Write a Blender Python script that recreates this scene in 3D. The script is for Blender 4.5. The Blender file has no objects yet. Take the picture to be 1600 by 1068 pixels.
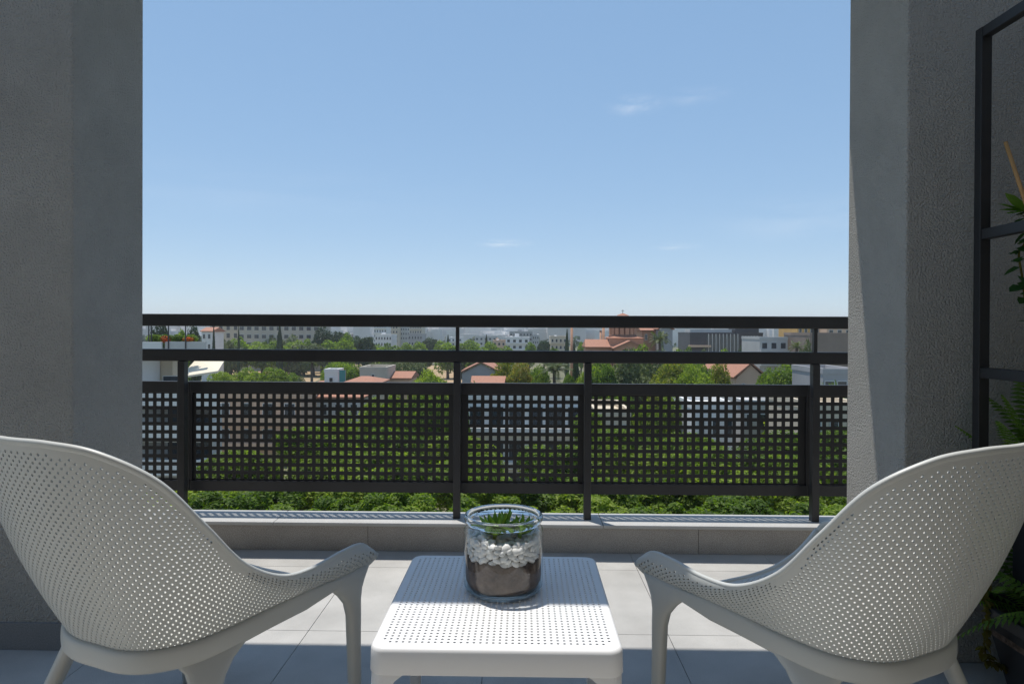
import bpy, math, random
from mathutils import Vector, Matrix
R = math.radians
rnd = random.Random(7)
sc = bpy.context.scene
col = sc.collection

# ------------------------------------------------------------------ camera, sky, sun, exposure
CAM = Vector((0, 0, 1.02)); F = 1050.0; SHY = -13.6
cam = bpy.data.cameras.new('camera'); camo = bpy.data.objects.new('camera', cam); col.objects.link(camo)
CR = Matrix.Rotation(R(1.0), 3, 'Z') @ Matrix.Rotation(R(90 - .35), 3, 'X') @ Matrix.Rotation(R(.26), 3, 'Z')
camo.matrix_world = Matrix.Translation(CAM) @ CR.to_4x4()
cam.sensor_width = 36; cam.lens = F / 1600 * 36; cam.shift_y = SHY / 1600
cam.clip_start = .05; cam.clip_end = 40000
sc.camera = camo

SUN = Vector((-.85, 1, 5.76)).normalized()
elev = math.asin(SUN.z); azim = math.atan2(SUN.x, SUN.y)
w = bpy.data.worlds.new('World'); sc.world = w; w.use_nodes = True
nt = w.node_tree; N = nt.nodes; L = nt.links
for n in list(N): N.remove(n)
sky = N.new('ShaderNodeTexSky'); sky.sky_type = 'NISHITA'; sky.sun_disc = False
sky.sun_elevation = elev; sky.sun_rotation = azim; sky.air_density = .75; sky.dust_density = .25; sky.ozone_density = 4.0
sky.altitude = 1200
bg = N.new('ShaderNodeBackground'); bg.inputs[1].default_value = .14
out = N.new('ShaderNodeOutputWorld')
tc = N.new('ShaderNodeTexCoord')


def ray(px, py):
    return CR @ Vector(((px - 800) / F, -(py - 534 - SHY) / F, -1))


def at(px, py, Y):
    d = ray(px, py); return CAM + d * (Y / d.y)


def atz(px, py, z):
    d = ray(px, py); return CAM + d * ((z - CAM.z) / d.z)


# thin wisps of cirrus at a few places of the sky
gm = N.new('ShaderNodeGamma'); gm.inputs[1].default_value = .34; L.new(sky.outputs[0], gm.inputs[0])
hs_ = N.new('ShaderNodeHueSaturation'); hs_.inputs['Saturation'].default_value = 1.8; hs_.inputs['Value'].default_value = 2.65; L.new(gm.outputs[0], hs_.inputs['Color'])
prev = hs_.outputs[0]
for (px, py, wx, wz, amt) in ((992, 164, .05, .018, .24), (1088, 150, .06, .016, .12), (788, 380, .055, .008, .42), (1058, 385, .045, .007, .25), (420, 300, .35, .05, .06), (1260, 340, .16, .04, .12)):
    d = ray(px, py).normalized()
    mp = N.new('ShaderNodeVectorMath'); mp.operation = 'SUBTRACT'; L.new(tc.outputs['Generated'], mp.inputs[0]); mp.inputs[1].default_value = d
    ms = N.new('ShaderNodeVectorMath'); ms.operation = 'DIVIDE'; L.new(mp.outputs[0], ms.inputs[0]); ms.inputs[1].default_value = (wx, wx * 2, wz)
    ln = N.new('ShaderNodeVectorMath'); ln.operation = 'LENGTH'; L.new(ms.outputs[0], ln.inputs[0])
    rm = N.new('ShaderNodeMapRange'); rm.interpolation_type = 'SMOOTHSTEP'; L.new(ln.outputs['Value'], rm.inputs[0]); rm.inputs[1].default_value = 1; rm.inputs[2].default_value = .1; rm.inputs[3].default_value = 0; rm.inputs[4].default_value = 1
    nz = N.new('ShaderNodeTexNoise'); nz.inputs['Scale'].default_value = 1.3; nz.inputs['Detail'].default_value = 6; nz.inputs['Roughness'].default_value = .62
    L.new(ms.outputs[0], nz.inputs['Vector'])
    r2 = N.new('ShaderNodeMapRange'); L.new(nz.outputs['Fac'], r2.inputs[0]); r2.inputs[1].default_value = .42; r2.inputs[2].default_value = .7
    mu = N.new('ShaderNodeMath'); mu.operation = 'MULTIPLY'; L.new(rm.outputs[0], mu.inputs[0]); L.new(r2.outputs[0], mu.inputs[1])
    m2 = N.new('ShaderNodeMath'); m2.operation = 'MULTIPLY'; L.new(mu.outputs[0], m2.inputs[0]); m2.inputs[1].default_value = amt
    mx = N.new('ShaderNodeMixRGB'); L.new(m2.outputs[0], mx.inputs[0]); L.new(prev, mx.inputs[1]); mx.inputs[2].default_value = (6.2, 6.3, 6.4, 1)
    prev = mx.outputs[0]
L.new(prev, bg.inputs[0]); L.new(bg.outputs[0], out.inputs[0])

sl = bpy.data.lights.new('sun', 'SUN'); sl.energy = 3.8; sl.angle = R(.53); sl.color = (1, .955, .89)
so = bpy.data.objects.new('sun', sl); col.objects.link(so); so.location = (0, 0, 30)
so.rotation_euler = SUN.to_track_quat('Z', 'Y').to_euler()

sc.view_settings.view_transform = 'Standard'; sc.view_settings.look = 'None'
sc.view_settings.exposure = 0.3; sc.view_settings.gamma = 1; sc.view_settings.use_curve_mapping = False
sc.cycles.use_denoising = True
sc.cycles.max_bounces = 10; sc.cycles.transmission_bounces = 10; sc.cycles.transparent_max_bounces = 12
sc.cycles.diffuse_bounces = 4; sc.cycles.volume_bounces = 0; sc.cycles.sample_clamp_indirect = 6


# ------------------------------------------------------------------ helpers
class MB:
    def __init__(s): s.v = []; s.f = []; s.sm = False

    def add(s, vs, fs):
        o = len(s.v); s.v += [tuple(p) for p in vs]; s.f += [tuple(i + o for i in f) for f in fs]; return s

    def box(s, x0, x1, y0, y1, z0, z1):
        v = [(x, y, z) for z in (z0, z1) for (x, y) in ((x0, y0), (x1, y0), (x1, y1), (x0, y1))]
        return s.add(v, [(3, 2, 1, 0), (4, 5, 6, 7), (0, 1, 5, 4), (1, 2, 6, 5), (2, 3, 7, 6), (3, 0, 4, 7)])

    def loft(s, rings, cap=True, closed=True):
        n = len(rings[0]); v = [p for r in rings for p in r]; f = []
        for i in range(len(rings) - 1):
            for k in range(n if closed else n - 1):
                a = i * n + k; b = i * n + (k + 1) % n
                f.append((a, b, b + n, a + n))
        if cap: f.append(tuple(range(n))[::-1]); f.append(tuple((len(rings) - 1) * n + k for k in range(n)))
        return s.add(v, f)

    def tube(s, pts, rad, n=8, cap=True):
        pts = [Vector(p) for p in pts]; rings = []; up = Vector((0, 0, 1))
        for i, p in enumerate(pts):
            t = (pts[min(i + 1, len(pts) - 1)] - pts[max(i - 1, 0)]).normalized()
            if i == 0:
                a = t.cross(up if abs(t.z) < .9 else Vector((1, 0, 0))).normalized()
            else:
                a = (a - t * a.dot(t)).normalized()
            b = t.cross(a); r = rad[i] if hasattr(rad, '__len__') else rad
            rings.append([p + (a * math.cos(q) + b * math.sin(q)) * r for q in (2 * math.pi * k / n for k in range(n))])
        return s.loft(rings, cap)

    def lathe(s, prof, n=32):
        rings = [[(r * math.cos(2 * math.pi * k / n), r * math.sin(2 * math.pi * k / n), z) for k in range(n)] for r, z in prof]
        return s.loft(rings, True)

    def mesh(s, name, mat, smooth=False):
        m = bpy.data.meshes.new(name); m.from_pydata(s.v, [], s.f); m.validate(); m.update()
        if mat: m.materials.append(mat)
        if smooth: m.polygons.foreach_set('use_smooth', [True] * len(m.polygons))
        return m

    def build(s, name, mat, parent=None, smooth=False, bevel=0, seg=2):
        o = bpy.data.objects.new(name, s.mesh(name, mat, smooth)); col.objects.link(o)
        if parent: o.parent = parent
        if bevel:
            b = o.modifiers.new('bevel', 'BEVEL'); b.width = bevel; b.segments = seg; b.limit_method = 'ANGLE'; b.harden_normals = False
        return o


def B(x0, x1, y0, y1, z0, z1): return MB().box(x0, x1, y0, y1, z0, z1)


def inst(name, mesh, parent=None, loc=(0, 0, 0), rot=(0, 0, 0), scale=(1, 1, 1)):
    o = bpy.data.objects.new(name, mesh); col.objects.link(o); o.parent = parent
    o.location = loc; o.rotation_euler = rot; o.scale = scale if hasattr(scale, '__len__') else (scale,) * 3
    return o


def tag(o, label=None, cat=None, group=None, kind=None):
    if label: o['label'] = label
    if cat: o['category'] = cat
    if group: o['group'] = group
    if kind: o['kind'] = kind
    return o


def thing(name, label, cat, loc=(0, 0, 0), rz=0, group=None):
    o = bpy.data.objects.new(name, None); col.objects.link(o); o.location = loc; o.rotation_euler = (0, 0, rz); o.empty_display_size = .2
    return tag(o, label, cat, group)


def copy_tree(o, parent=None):
    c = o.copy(); col.objects.link(c); c.parent = parent
    for ch in list(o.children): copy_tree(ch, c)
    return c


# ------------------------------------------------------------------ materials
def mat(name, c, rough=.6, metal=0, var=0, vscale=4, bump=0, bscale=60, spec=.5, c2=None, detail=6, speck=0, sscale=500, coat=0, bdist=.002, stretch=None, pos=False, orand=0):
    m = bpy.data.materials.new(name); m.use_nodes = True; t = m.node_tree; n = t.nodes; l = t.links
    p = n['Principled BSDF']; p.inputs['Base Color'].default_value = (*c, 1); p.inputs['Roughness'].default_value = rough
    p.inputs['Metallic'].default_value = metal; p.inputs['Specular IOR Level'].default_value = spec; p.inputs['Coat Weight'].default_value = coat
    co = n.new('ShaderNodeTexCoord'); src = co.outputs['Object']
    if pos: src = n.new('ShaderNodeNewGeometry').outputs['Position']
    if stretch:
        mp = n.new('ShaderNodeMapping'); mp.inputs['Scale'].default_value = stretch; l.new(src, mp.inputs[0]); src = mp.outputs[0]
    cur = None
    if var or c2:
        z = n.new('ShaderNodeTexNoise'); z.inputs['Scale'].default_value = vscale; z.inputs['Detail'].default_value = detail; z.inputs['Roughness'].default_value = .6
        l.new(src, z.inputs['Vector'])
        r = n.new('ShaderNodeMapRange'); r.inputs[1].default_value = .3; r.inputs[2].default_value = .7; l.new(z.outputs['Fac'], r.inputs[0])
        x = n.new('ShaderNodeMixRGB'); l.new(r.outputs[0], x.inputs[0])
        a = c if c2 else tuple(k * (1 - var) for k in c); b = c2 if c2 else tuple(min(1, k * (1 + var)) for k in c)
        x.inputs[1].default_value = (*a, 1); x.inputs[2].default_value = (*b, 1); cur = x.outputs[0]
    if speck:
        z = n.new('ShaderNodeTexNoise'); z.inputs['Scale'].default_value = sscale; z.inputs['Detail'].default_value = 2; l.new(src, z.inputs['Vector'])
        r = n.new('ShaderNodeMapRange'); r.inputs[1].default_value = .3; r.inputs[2].default_value = .7; r.inputs[3].default_value = 1 - speck; r.inputs[4].default_value = 1 + speck; l.new(z.outputs['Fac'], r.inputs[0])
        x = n.new('ShaderNodeMixRGB'); x.blend_type = 'MULTIPLY'; x.inputs[0].default_value = 1
        if cur: l.new(cur, x.inputs[1])
        else: x.inputs[1].default_value = (*c, 1)
        l.new(r.outputs[0], x.inputs[2]); cur = x.outputs[0]
    if orand:
        oi = n.new('ShaderNodeObjectInfo'); r = n.new('ShaderNodeMapRange'); r.inputs[3].default_value = 1 - orand; r.inputs[4].default_value = 1 + orand; l.new(oi.outputs['Random'], r.inputs[0])
        x = n.new('ShaderNodeMixRGB'); x.blend_type = 'MULTIPLY'; x.inputs[0].default_value = 1; l.new(cur, x.inputs[1]); l.new(r.outputs[0], x.inputs[2]); cur = x.outputs[0]
    if cur: l.new(cur, p.inputs['Base Color'])
    if bump:
        z = n.new('ShaderNodeTexNoise'); z.inputs['Scale'].default_value = bscale; z.inputs['Detail'].default_value = 4; l.new(src, z.inputs['Vector'])
        bm = n.new('ShaderNodeBump'); bm.inputs['Strength'].default_value = bump; bm.inputs['Distance'].default_value = bdist; l.new(z.outputs['Fac'], bm.inputs['Height']); l.new(bm.outputs[0], p.inputs['Normal'])
    return m


def leafmat(name, cols, trans=.35, rough=.55, vs=.35):
    m = bpy.data.materials.new(name); m.use_nodes = True; t = m.node_tree; n = t.nodes; l = t.links
    p = n['Principled BSDF']; p.inputs['Roughness'].default_value = rough; p.inputs['Specular IOR Level'].default_value = .3
    g = n.new('ShaderNodeNewGeometry'); co = n.new('ShaderNodeTexCoord')
    z = n.new('ShaderNodeTexNoise'); z.inputs['Scale'].default_value = vs; z.inputs['Detail'].default_value = 3; l.new(co.outputs['Object'], z.inputs['Vector'])
    a = n.new('ShaderNodeMath'); a.operation = 'MULTIPLY_ADD'; l.new(g.outputs['Random Per Island'], a.inputs[0]); a.inputs[1].default_value = .55; l.new(z.outputs['Fac'], a.inputs[2])
    oi = n.new('ShaderNodeObjectInfo'); b = n.new('ShaderNodeMath'); b.operation = 'MULTIPLY_ADD'; l.new(oi.outputs['Random'], b.inputs[0]); b.inputs[1].default_value = .3; l.new(a.outputs[0], b.inputs[2])
    r = n.new('ShaderNodeMapRange'); r.inputs[1].default_value = .45; r.inputs[2].default_value = 1.35; l.new(b.outputs[0], r.inputs[0])
    rp = n.new('ShaderNodeValToRGB'); e = rp.color_ramp.elements
    e[0].color = (*cols[0], 1); e[1].color = (*cols[-1], 1)
    for i, c in enumerate(cols[1:-1]):
        k = e.new((i + 1) / (len(cols) - 1)); k.color = (*c, 1)
    l.new(r.outputs[0], rp.inputs[0]); l.new(rp.outputs[0], p.inputs['Base Color'])
    tr = n.new('ShaderNodeBsdfTranslucent'); mu = n.new('ShaderNodeMixRGB'); mu.blend_type = 'MULTIPLY'; mu.inputs[0].default_value = 1; l.new(rp.outputs[0], mu.inputs[1]); mu.inputs[2].default_value = (1.6, 1.7, .7, 1)
    l.new(mu.outputs[0], tr.inputs[0])
    ms = n.new('ShaderNodeMixShader'); ms.inputs[0].default_value = trans; l.new(p.outputs[0], ms.inputs[1]); l.new(tr.outputs[0], ms.inputs[2])
    l.new(ms.outputs[0], n['Material Output'].inputs[0])
    return m


M = {}
M['stucco'] = mat('stucco', (.55, .525, .475), .95, bump=1.0, bscale=150, bdist=.028, var=.09, vscale=1.6, speck=.045, sscale=5, spec=.15)
M['stucco_side'] = mat('stucco_side', (.33, .325, .31), .95, bump=.5, bscale=240, bdist=.003, var=.06, vscale=2.5, spec=.15)
M['skirt'] = mat('skirt', (.21, .21, .208), .85, bump=.3, bscale=240, bdist=.002, speck=.25, sscale=300)
M['tile'] = mat('tile', (.40, .393, .375), .62, pos=True, orand=.045, var=.15, vscale=3.5, detail=9, speck=.16, sscale=420, bump=.25, bscale=260, bdist=.001, spec=.35)
M['grout'] = mat('grout', (.26, .25, .24), .95)
M['kerb'] = mat('kerb', (.36, .335, .305), .8, pos=True, orand=.05, speck=.45, sscale=330, bump=.4, bscale=300, bdist=.0015, var=.08, vscale=6)
M['coping'] = mat('coping', (.44, .435, .42), .55, speck=.1, sscale=420, var=.05, vscale=6)
M['metal'] = mat('metal', (.022, .022, .024), .42, metal=0, spec=.5, var=.25, vscale=6, bump=.06, bscale=300, bdist=.0005)
M['panel'] = mat('panel', (.020, .020, .021), .5, spec=.45, var=.2, vscale=5)
M['blackframe'] = mat('blackframe', (.012, .012, .013), .5, var=.2)
M['plastic'] = mat('plastic', (.52, .53, .505), .40, spec=.45, bump=.05, bscale=900, bdist=.0003)
M['tplastic'] = mat('tplastic', (.77, .77, .765), .42, spec=.45, bump=.05, bscale=900, bdist=.0003)
M['soil'] = mat('soil', (.04, .024, .018), .95, c2=(.17, .12, .09), vscale=45, bump=1, bscale=120, bdist=.004)
M['pebble'] = mat('pebble', (.80, .79, .77), .5, var=.05, vscale=40, bump=.1, bscale=150, bdist=.001)
M['white'] = mat('white_wall', (.68, .67, .65), .85, var=.06, vscale=.4)
M['cream'] = mat('cream_wall', (.55, .47, .36), .85, var=.08, vscale=.4)
M['peach'] = mat('peach_wall', (.60, .42, .30), .85, var=.08, vscale=.4)
M['grey'] = mat('grey_wall', (.36, .35, .35), .85, var=.08, vscale=.4)
M['lgrey'] = mat('pale_grey_wall', (.50, .49, .47), .85, var=.08, vscale=.4)
M['beige'] = mat('beige_wall', (.50, .45, .37), .85, var=.08, vscale=.4)
M['yellow'] = mat('ochre_wall', (.60, .36, .12), .85, var=.08, vscale=.4)
M['brown'] = mat('brown_wall', (.24, .185, .15), .85, var=.1, vscale=.4)
M['brick'] = mat('church_wall', (.46, .25, .155), .85, var=.12, vscale=1.2)
M['brickdark'] = mat('church_trim', (.23, .12, .08), .85, var=.12, vscale=1.2)
M['dark'] = mat('dark_cladding', (.045, .04, .045), .5, var=.15, vscale=.5)
M['roof'] = mat('roof_tile', (.40, .185, .115), .85, c2=(.30, .145, .095), vscale=3, bump=.6, bscale=14, bdist=.05)
M['glass_dark'] = mat('window_glass', (.03, .04, .05), .12, spec=.6)
M['frame_w'] = mat('window_frame', (.6, .6, .58), .6)
M['canvas'] = mat('awning_canvas', (.68, .60, .47), .8, var=.05)
M['bark'] = mat('bark', (.10, .07, .05), .95, var=.3, vscale=6, bump=.6, bscale=20, bdist=.03)
M['palmtrunk'] = mat('palm_trunk', (.14, .10, .07), .95, var=.3, vscale=6, bump=.8, bscale=12, bdist=.05)
M['concrete'] = mat('concrete', (.36, .34, .32), .9, var=.12, vscale=.5)
M['asphalt'] = mat('asphalt', (.055, .055, .057), .9, var=.15, vscale=.3)
M['dirt'] = mat('dry_earth', (.42, .28, .16), .95, c2=(.30, .22, .12), vscale=.05, detail=9)
M['ground'] = mat('ground', (.17, .15, .09), .95, c2=(.09, .105, .045), vscale=.02, detail=9)
M['city'] = mat('city_blocks', (.74, .72, .69), .9, c2=(.52, .48, .44), vscale=.012)
M['hill'] = mat('hill', (.16, .17, .13), .95, c2=(.26, .23, .18), vscale=.003)
M['blue'] = mat('teal_sheet', (.05, .22, .22), .6)
M['leafA'] = leafmat('leaf_green', [(.03, .065, .008), (.12, .19, .02), (.29, .36, .05)], .5)
M['leafB'] = leafmat('leaf_lime', [(.06, .105, .01), (.17, .235, .028), (.32, .38, .06)], .5)
M['leafC'] = leafmat('leaf_dark', [(.012, .026, .009), (.032, .06, .018), (.07, .11, .03)], .2)
M['leafD'] = leafmat('leaf_olive', [(.045, .065, .024), (.11, .14, .05), (.20, .23, .09)], .2)
M['leafE'] = leafmat('leaf_rust', [(.06, .09, .012), (.17, .20, .03), (.34, .22, .04)], .5)
M['flower'] = leafmat('flower_red', [(.16, .05, .01), (.55, .09, .02), (.65, .14, .04)], .3)
M['palm'] = leafmat('palm_leaf', [(.03, .05, .012), (.075, .10, .03), (.16, .17, .06)], .25)
M['fern'] = leafmat('fern_leaf', [(.035, .09, .012), (.09, .17, .025), (.18, .28, .05)], .45, vs=4)
M['vine'] = leafmat('vine_leaf', [(.07, .06, .012), (.13, .11, .02), (.16, .16, .03)], .4, vs=4)
M['ivy'] = leafmat('ivy_leaf', [(.015, .05, .012), (.03, .09, .02), (.06, .15, .03)], .3, vs=4)
M['succ'] = leafmat('succulent_leaf', [(.07, .16, .02), (.20, .36, .04), (.45, .60, .10)], .3, .4, vs=30)
M['bamboo'] = mat('bamboo', (.45, .24, .08), .6, var=.25, vscale=8)
M['pot'] = mat('planter', (.018, .018, .02), .6, var=.2)
M['house'] = mat('warm_bounce_render', (.66, .50, .34), .9, var=.06)  # warm tint chosen to bounce warm light onto the pillar fronts
M['flank'] = mat('added_wall_grey', (.30, .30, .295), .9, bump=.3, bscale=200, bdist=.002)
tg = bpy.data.materials.new('thin_glass'); tg.use_nodes = True; t_ = tg.node_tree; t_.nodes.remove(t_.nodes['Principled BSDF'])
tr_ = t_.nodes.new('ShaderNodeBsdfTransparent'); tr_.inputs[0].default_value = (.955, .975, .975, 1)
gl_ = t_.nodes.new('ShaderNodeBsdfGlossy'); gl_.inputs['Roughness'].default_value = .0; lw_ = t_.nodes.new('ShaderNodeLayerWeight'); lw_.inputs[0].default_value = .5; pw_ = t_.nodes.new('ShaderNodeMath'); pw_.operation = 'POWER'; pw_.inputs[1].default_value = 3.6; fr_ = t_.nodes.new('ShaderNodeMath'); fr_.operation = 'MULTIPLY_ADD'; fr_.name = 'fac'; fr_.inputs[1].default_value = .75; fr_.inputs[2].default_value = .07
t_.links.new(lw_.outputs['Facing'], pw_.inputs[0]); t_.links.new(pw_.outputs[0], fr_.inputs[0])
mx_ = t_.nodes.new('ShaderNodeMixShader'); t_.links.new(fr_.outputs[0], mx_.inputs[0]); t_.links.new(tr_.outputs[0], mx_.inputs[1]); t_.links.new(gl_.outputs[0], mx_.inputs[2])
t_.links.new(mx_.outputs[0], t_.nodes['Material Output'].inputs[0]); M['thin'] = tg
g = bpy.data.materials.new('jar_glass'); g.use_nodes = True; p = g.node_tree.nodes['Principled BSDF']
p.inputs['Base Color'].default_value = (.93, .97, .985, 1); p.inputs['Roughness'].default_value = 0.0; p.inputs['Transmission Weight'].default_value = 1; p.inputs['IOR'].default_value = 1.47
M['glass'] = g
rg = tg.copy(); rg.name = 'rim_glass'; rg.node_tree.nodes['Transparent BSDF'].inputs[0].default_value = (.80, .87, .905, 1); rg.node_tree.nodes['fac'].inputs[2].default_value = .10; M['rimglass'] = rg

# ------------------------------------------------------------------ terrace: floor, kerb, pillars
GZ = -15.0
fl = B(-4.4, 4.2, -3.0, 3.075, -.22, -.006).build('floor', M['grout']); tag(fl, 'pale stone tiled terrace floor', 'floor', kind='structure')
T = .605; J = .0011
tm = B(J, T - J, J, T - J, -.004, 0).mesh('tile', M['tile'])
x0 = -.722 - 6 * T; y0 = 2.857 - 9 * T
for i in range(14):
    for j in range(10):
        if y0 + j * T > 2.8 or x0 + (i + 1) * T > 4.2: continue
        t = inst('tile', tm, fl, (x0 + i * T, y0 + j * T, 0))
tm2 = B(J, T - J, J, .215, -.004, 0).mesh('tile', M['tile'])
for i in range(13): inst('tile', tm2, fl, (x0 + i * T, 2.857, 0))

kb = thing('parapet_kerb', 'low grey stone kerb with pale coping carrying the black railing', 'kerb', (0, 3.07, 0))
kb_core = B(-4.4, 4.2, .012, .17, -.2, .1155).build('core', M['concrete'], kb)
for i in range(11):
    xa = -.712 - 4 * .756 + i * .756
    if xa + .756 > 4.2: break
    B(xa + .001, xa + .755, 0, .0125, .0, .1150).build('facing_tile', M['kerb'], kb, bevel=.001)
for i in range(6):
    xa = -.334 - 3 * 1.512 + .7 + i * 1.512
    B(xa + .001, xa + 1.511, -.012, .19, .1155, .13).build('coping_slab', M['coping'], kb, bevel=.0025)
fw = B(-4.4, 4.2, 3.09, 3.235, GZ, -.22).build('facade_wall', M['white']); tag(fw, 'white outer wall of the house below the terrace', 'wall', kind='structure')

rp = thing('pillar', 'rough grey stucco pillar partly sunlit beside the railing', 'pillar', (1.173, 2.085, 0))
MB().box(0, 1.9, 0, .372, 0, 2.75).build('shaft', M['stucco'], rp, bevel=.006, seg=2)
B(.45, 1.9, -.010, .0, 0.001, .085).build('skirting', M['skirt'], rp)
lp = thing('pillar', 'grey stucco pillar wholly in shade with low skirting', 'pillar', (-1.425, 2.10, 0))
MB().box(-2.0, 0, 0, .392, 0, 2.75).build('shaft', M['stucco'], lp, bevel=.006, seg=2)
B(-2.0, .0, -.010, 0, .001, .085).build('skirting', M['skirt'], lp)
bm_ = B(-4.4, 4.2, 1.972, 2.632, 2.75, 3.05).build('overhead_beam', M['stucco']); tag(bm_, 'broad grey concrete beam spanning between the pillars overhead', 'beam')
cn = B(-4.4, 4.2, -3.0, .15, 2.9, 3.1).build('rear_shade_slab', M['house']); tag(cn, 'unseen slab added over the rear of the terrace to cut light from behind', 'roof slab')  # unseen slab, added to block fill light from behind the camera
sw = B(1.86, 1.98, -3.0, 2.084, 0, 2.75).build('added_side_wall', M['flank']); tag(sw, 'unseen grey wall added behind the plants to darken that side of the terrace', 'wall', kind='structure')  # out of view, added to keep the plant corner dark
bw = B(-4.4, 4.2, -3.12, -3.0, 0, 2.9).build('house_wall', M['house']); tag(bw, 'unseen house wall at the rear of the terrace, tinted warm cream for bounce light', 'wall', kind='structure')

# ------------------------------------------------------------------ railing
RY = 3.165
rl = thing('railing', 'black metal balcony railing with square perforated panels', 'railing', (0, RY, .13))
XL, XR = -3.4, 2.6
B(XL, XR, -.03, .03, .8975, .955).build('top_rail', M['metal'], rl, bevel=.005)
B(XL, XR, -.016, .024, .732, .789).build('middle_rail', M['metal'], rl, bevel=.005)
for x in (-2.9, -.312, 1.3615):
    B(x - .008, x + .008, -.008, .012, .789, .8975).build('rail_stub', M['metal'], rl)
posts = (-2.9, -1.618, -.312, .302, 1.3615, 2.5)
for x in posts:
    B(x - .0165, x + .0165, -.022, .016, 0, .7318).build('post', M['metal'], rl, bevel=.002)
pitch = .0390; hs = .0214 / 2
for a, b in zip(posts[:-1], posts[1:]):
    x0_, x1_ = a + .001, b - .001; yb = .072
    pn = B(x0_, x1_, yb - .008, yb + .016, .576, .630).build('panel', M['metal'], rl, bevel=.002)
    B(x0_, x1_, yb - .010, yb + .018, .100, .150).build('panel_rail', M['metal'], pn, bevel=.002)
    for xa in (x0_, x1_ - .008): B(xa, xa + .008, yb - .005, yb + .014, .1502, .5758).build('panel_stile', M['metal'], pn)
    # square-holed sheet
    mb = MB(); zc = [.5587 - pitch * (10 - k) for k in range(11)]
    ph_ = at(297, 618, RY + yb).x
    xc = [ph_ + k * pitch for k in range(-80, 160) if x0_ + hs + .010 < ph_ + k * pitch < x1_ - hs - .010]
    xs = [x0_ + .001] + [q for c in xc for q in (c - hs, c + hs)] + [x1_ - .001]
    zs = [.150] + [q for c in zc for q in (c - hs, c + hs)] + [.576]
    yf, yk = yb + .004, yb + .0049
    nX, nZ = len(xs), len(zs)
    vs = [(x, y, z) for y in (yf, yk) for z in zs for x in xs]; fs = []
    idx = lambda l, j, i: l * nX * nZ + j * nX + i
    for j in range(nZ - 1):
        for i in range(nX - 1):
            hole = i % 2 == 1 and j % 2 == 1
            if not hole:
                fs.append((idx(0, j, i), idx(0, j, i + 1), idx(0, j + 1, i + 1), idx(0, j + 1, i)))
                fs.append((idx(1, j, i), idx(1, j + 1, i), idx(1, j + 1, i + 1), idx(1, j, i + 1)))
            else:
                c = [(j, i), (j, i + 1), (j + 1, i + 1), (j + 1, i)]
                for k in range(4):
                    (ja, ia), (jb, ib) = c[k], c[(k + 1) % 4]
                    fs.append((idx(0, ja, ia), idx(0, jb, ib), idx(1, jb, ib), idx(1, ja, ia)))
    MB().add(vs, fs).build('perforated_sheet', M['panel'], pn)

# ------------------------------------------------------------------ chairs
def crom(P, m):
    P = [Vector(p) for p in P]; Q = [2 * P[0] - P[1]] + P + [2 * P[-1] - P[-2]]; o = []
    for i in range(1, len(Q) - 2):
        a, b, c, d = Q[i - 1:i + 3]
        for k in range(m):
            t = k / m
            o.append(.5 * (2 * b + (c - a) * t + (2 * a - 5 * b + 4 * c - d) * t * t + (3 * b - a - 3 * c + d) * t ** 3))
    o.append(P[-1]); return o


RIM = [(0, -.400, .815), (.092, -.394, .814), (.183, -.365, .798), (.263, -.308, .744), (.295, -.235, .651), (.302, -.146, .552), (.301, -.039, .490), (.299, .065, .474), (.303, .164, .481), (.308, .237, .478), (.319, .280, .442)]
BAS = [(0, -.230, .361), (.066, -.228, .361), (.124, -.211, .365), (.178, -.166, .372), (.215, -.094, .383), (.242, -.013, .397), (.266, .069, .408), (.285, .14, .414), (.303, .205, .419), (.315, .258, .426), (.320, .279, .438)]
mir = lambda P: [(-x, y, z) for x, y, z in P[::-1]][:-1] + list(P)
rimc = crom(mir(RIM), 24); basc = crom(mir(BAS), 24)


def resample(n):
    mid = [(a + b) / 2 for a, b in zip(rimc, basc)]; s = [0]
    for a, b in zip(mid, mid[1:]): s.append(s[-1] + (b - a).length)
    o = []; k = 0
    for i in range(n + 1):
        t = s[-1] * i / n
        while k < len(s) - 2 and s[k + 1] < t: k += 1
        f = (t - s[k]) / max(1e-9, s[k + 1] - s[k]); o.append((basc[k].lerp(basc[k + 1], f), rimc[k].lerp(rimc[k + 1], f)))
    return o


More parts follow.
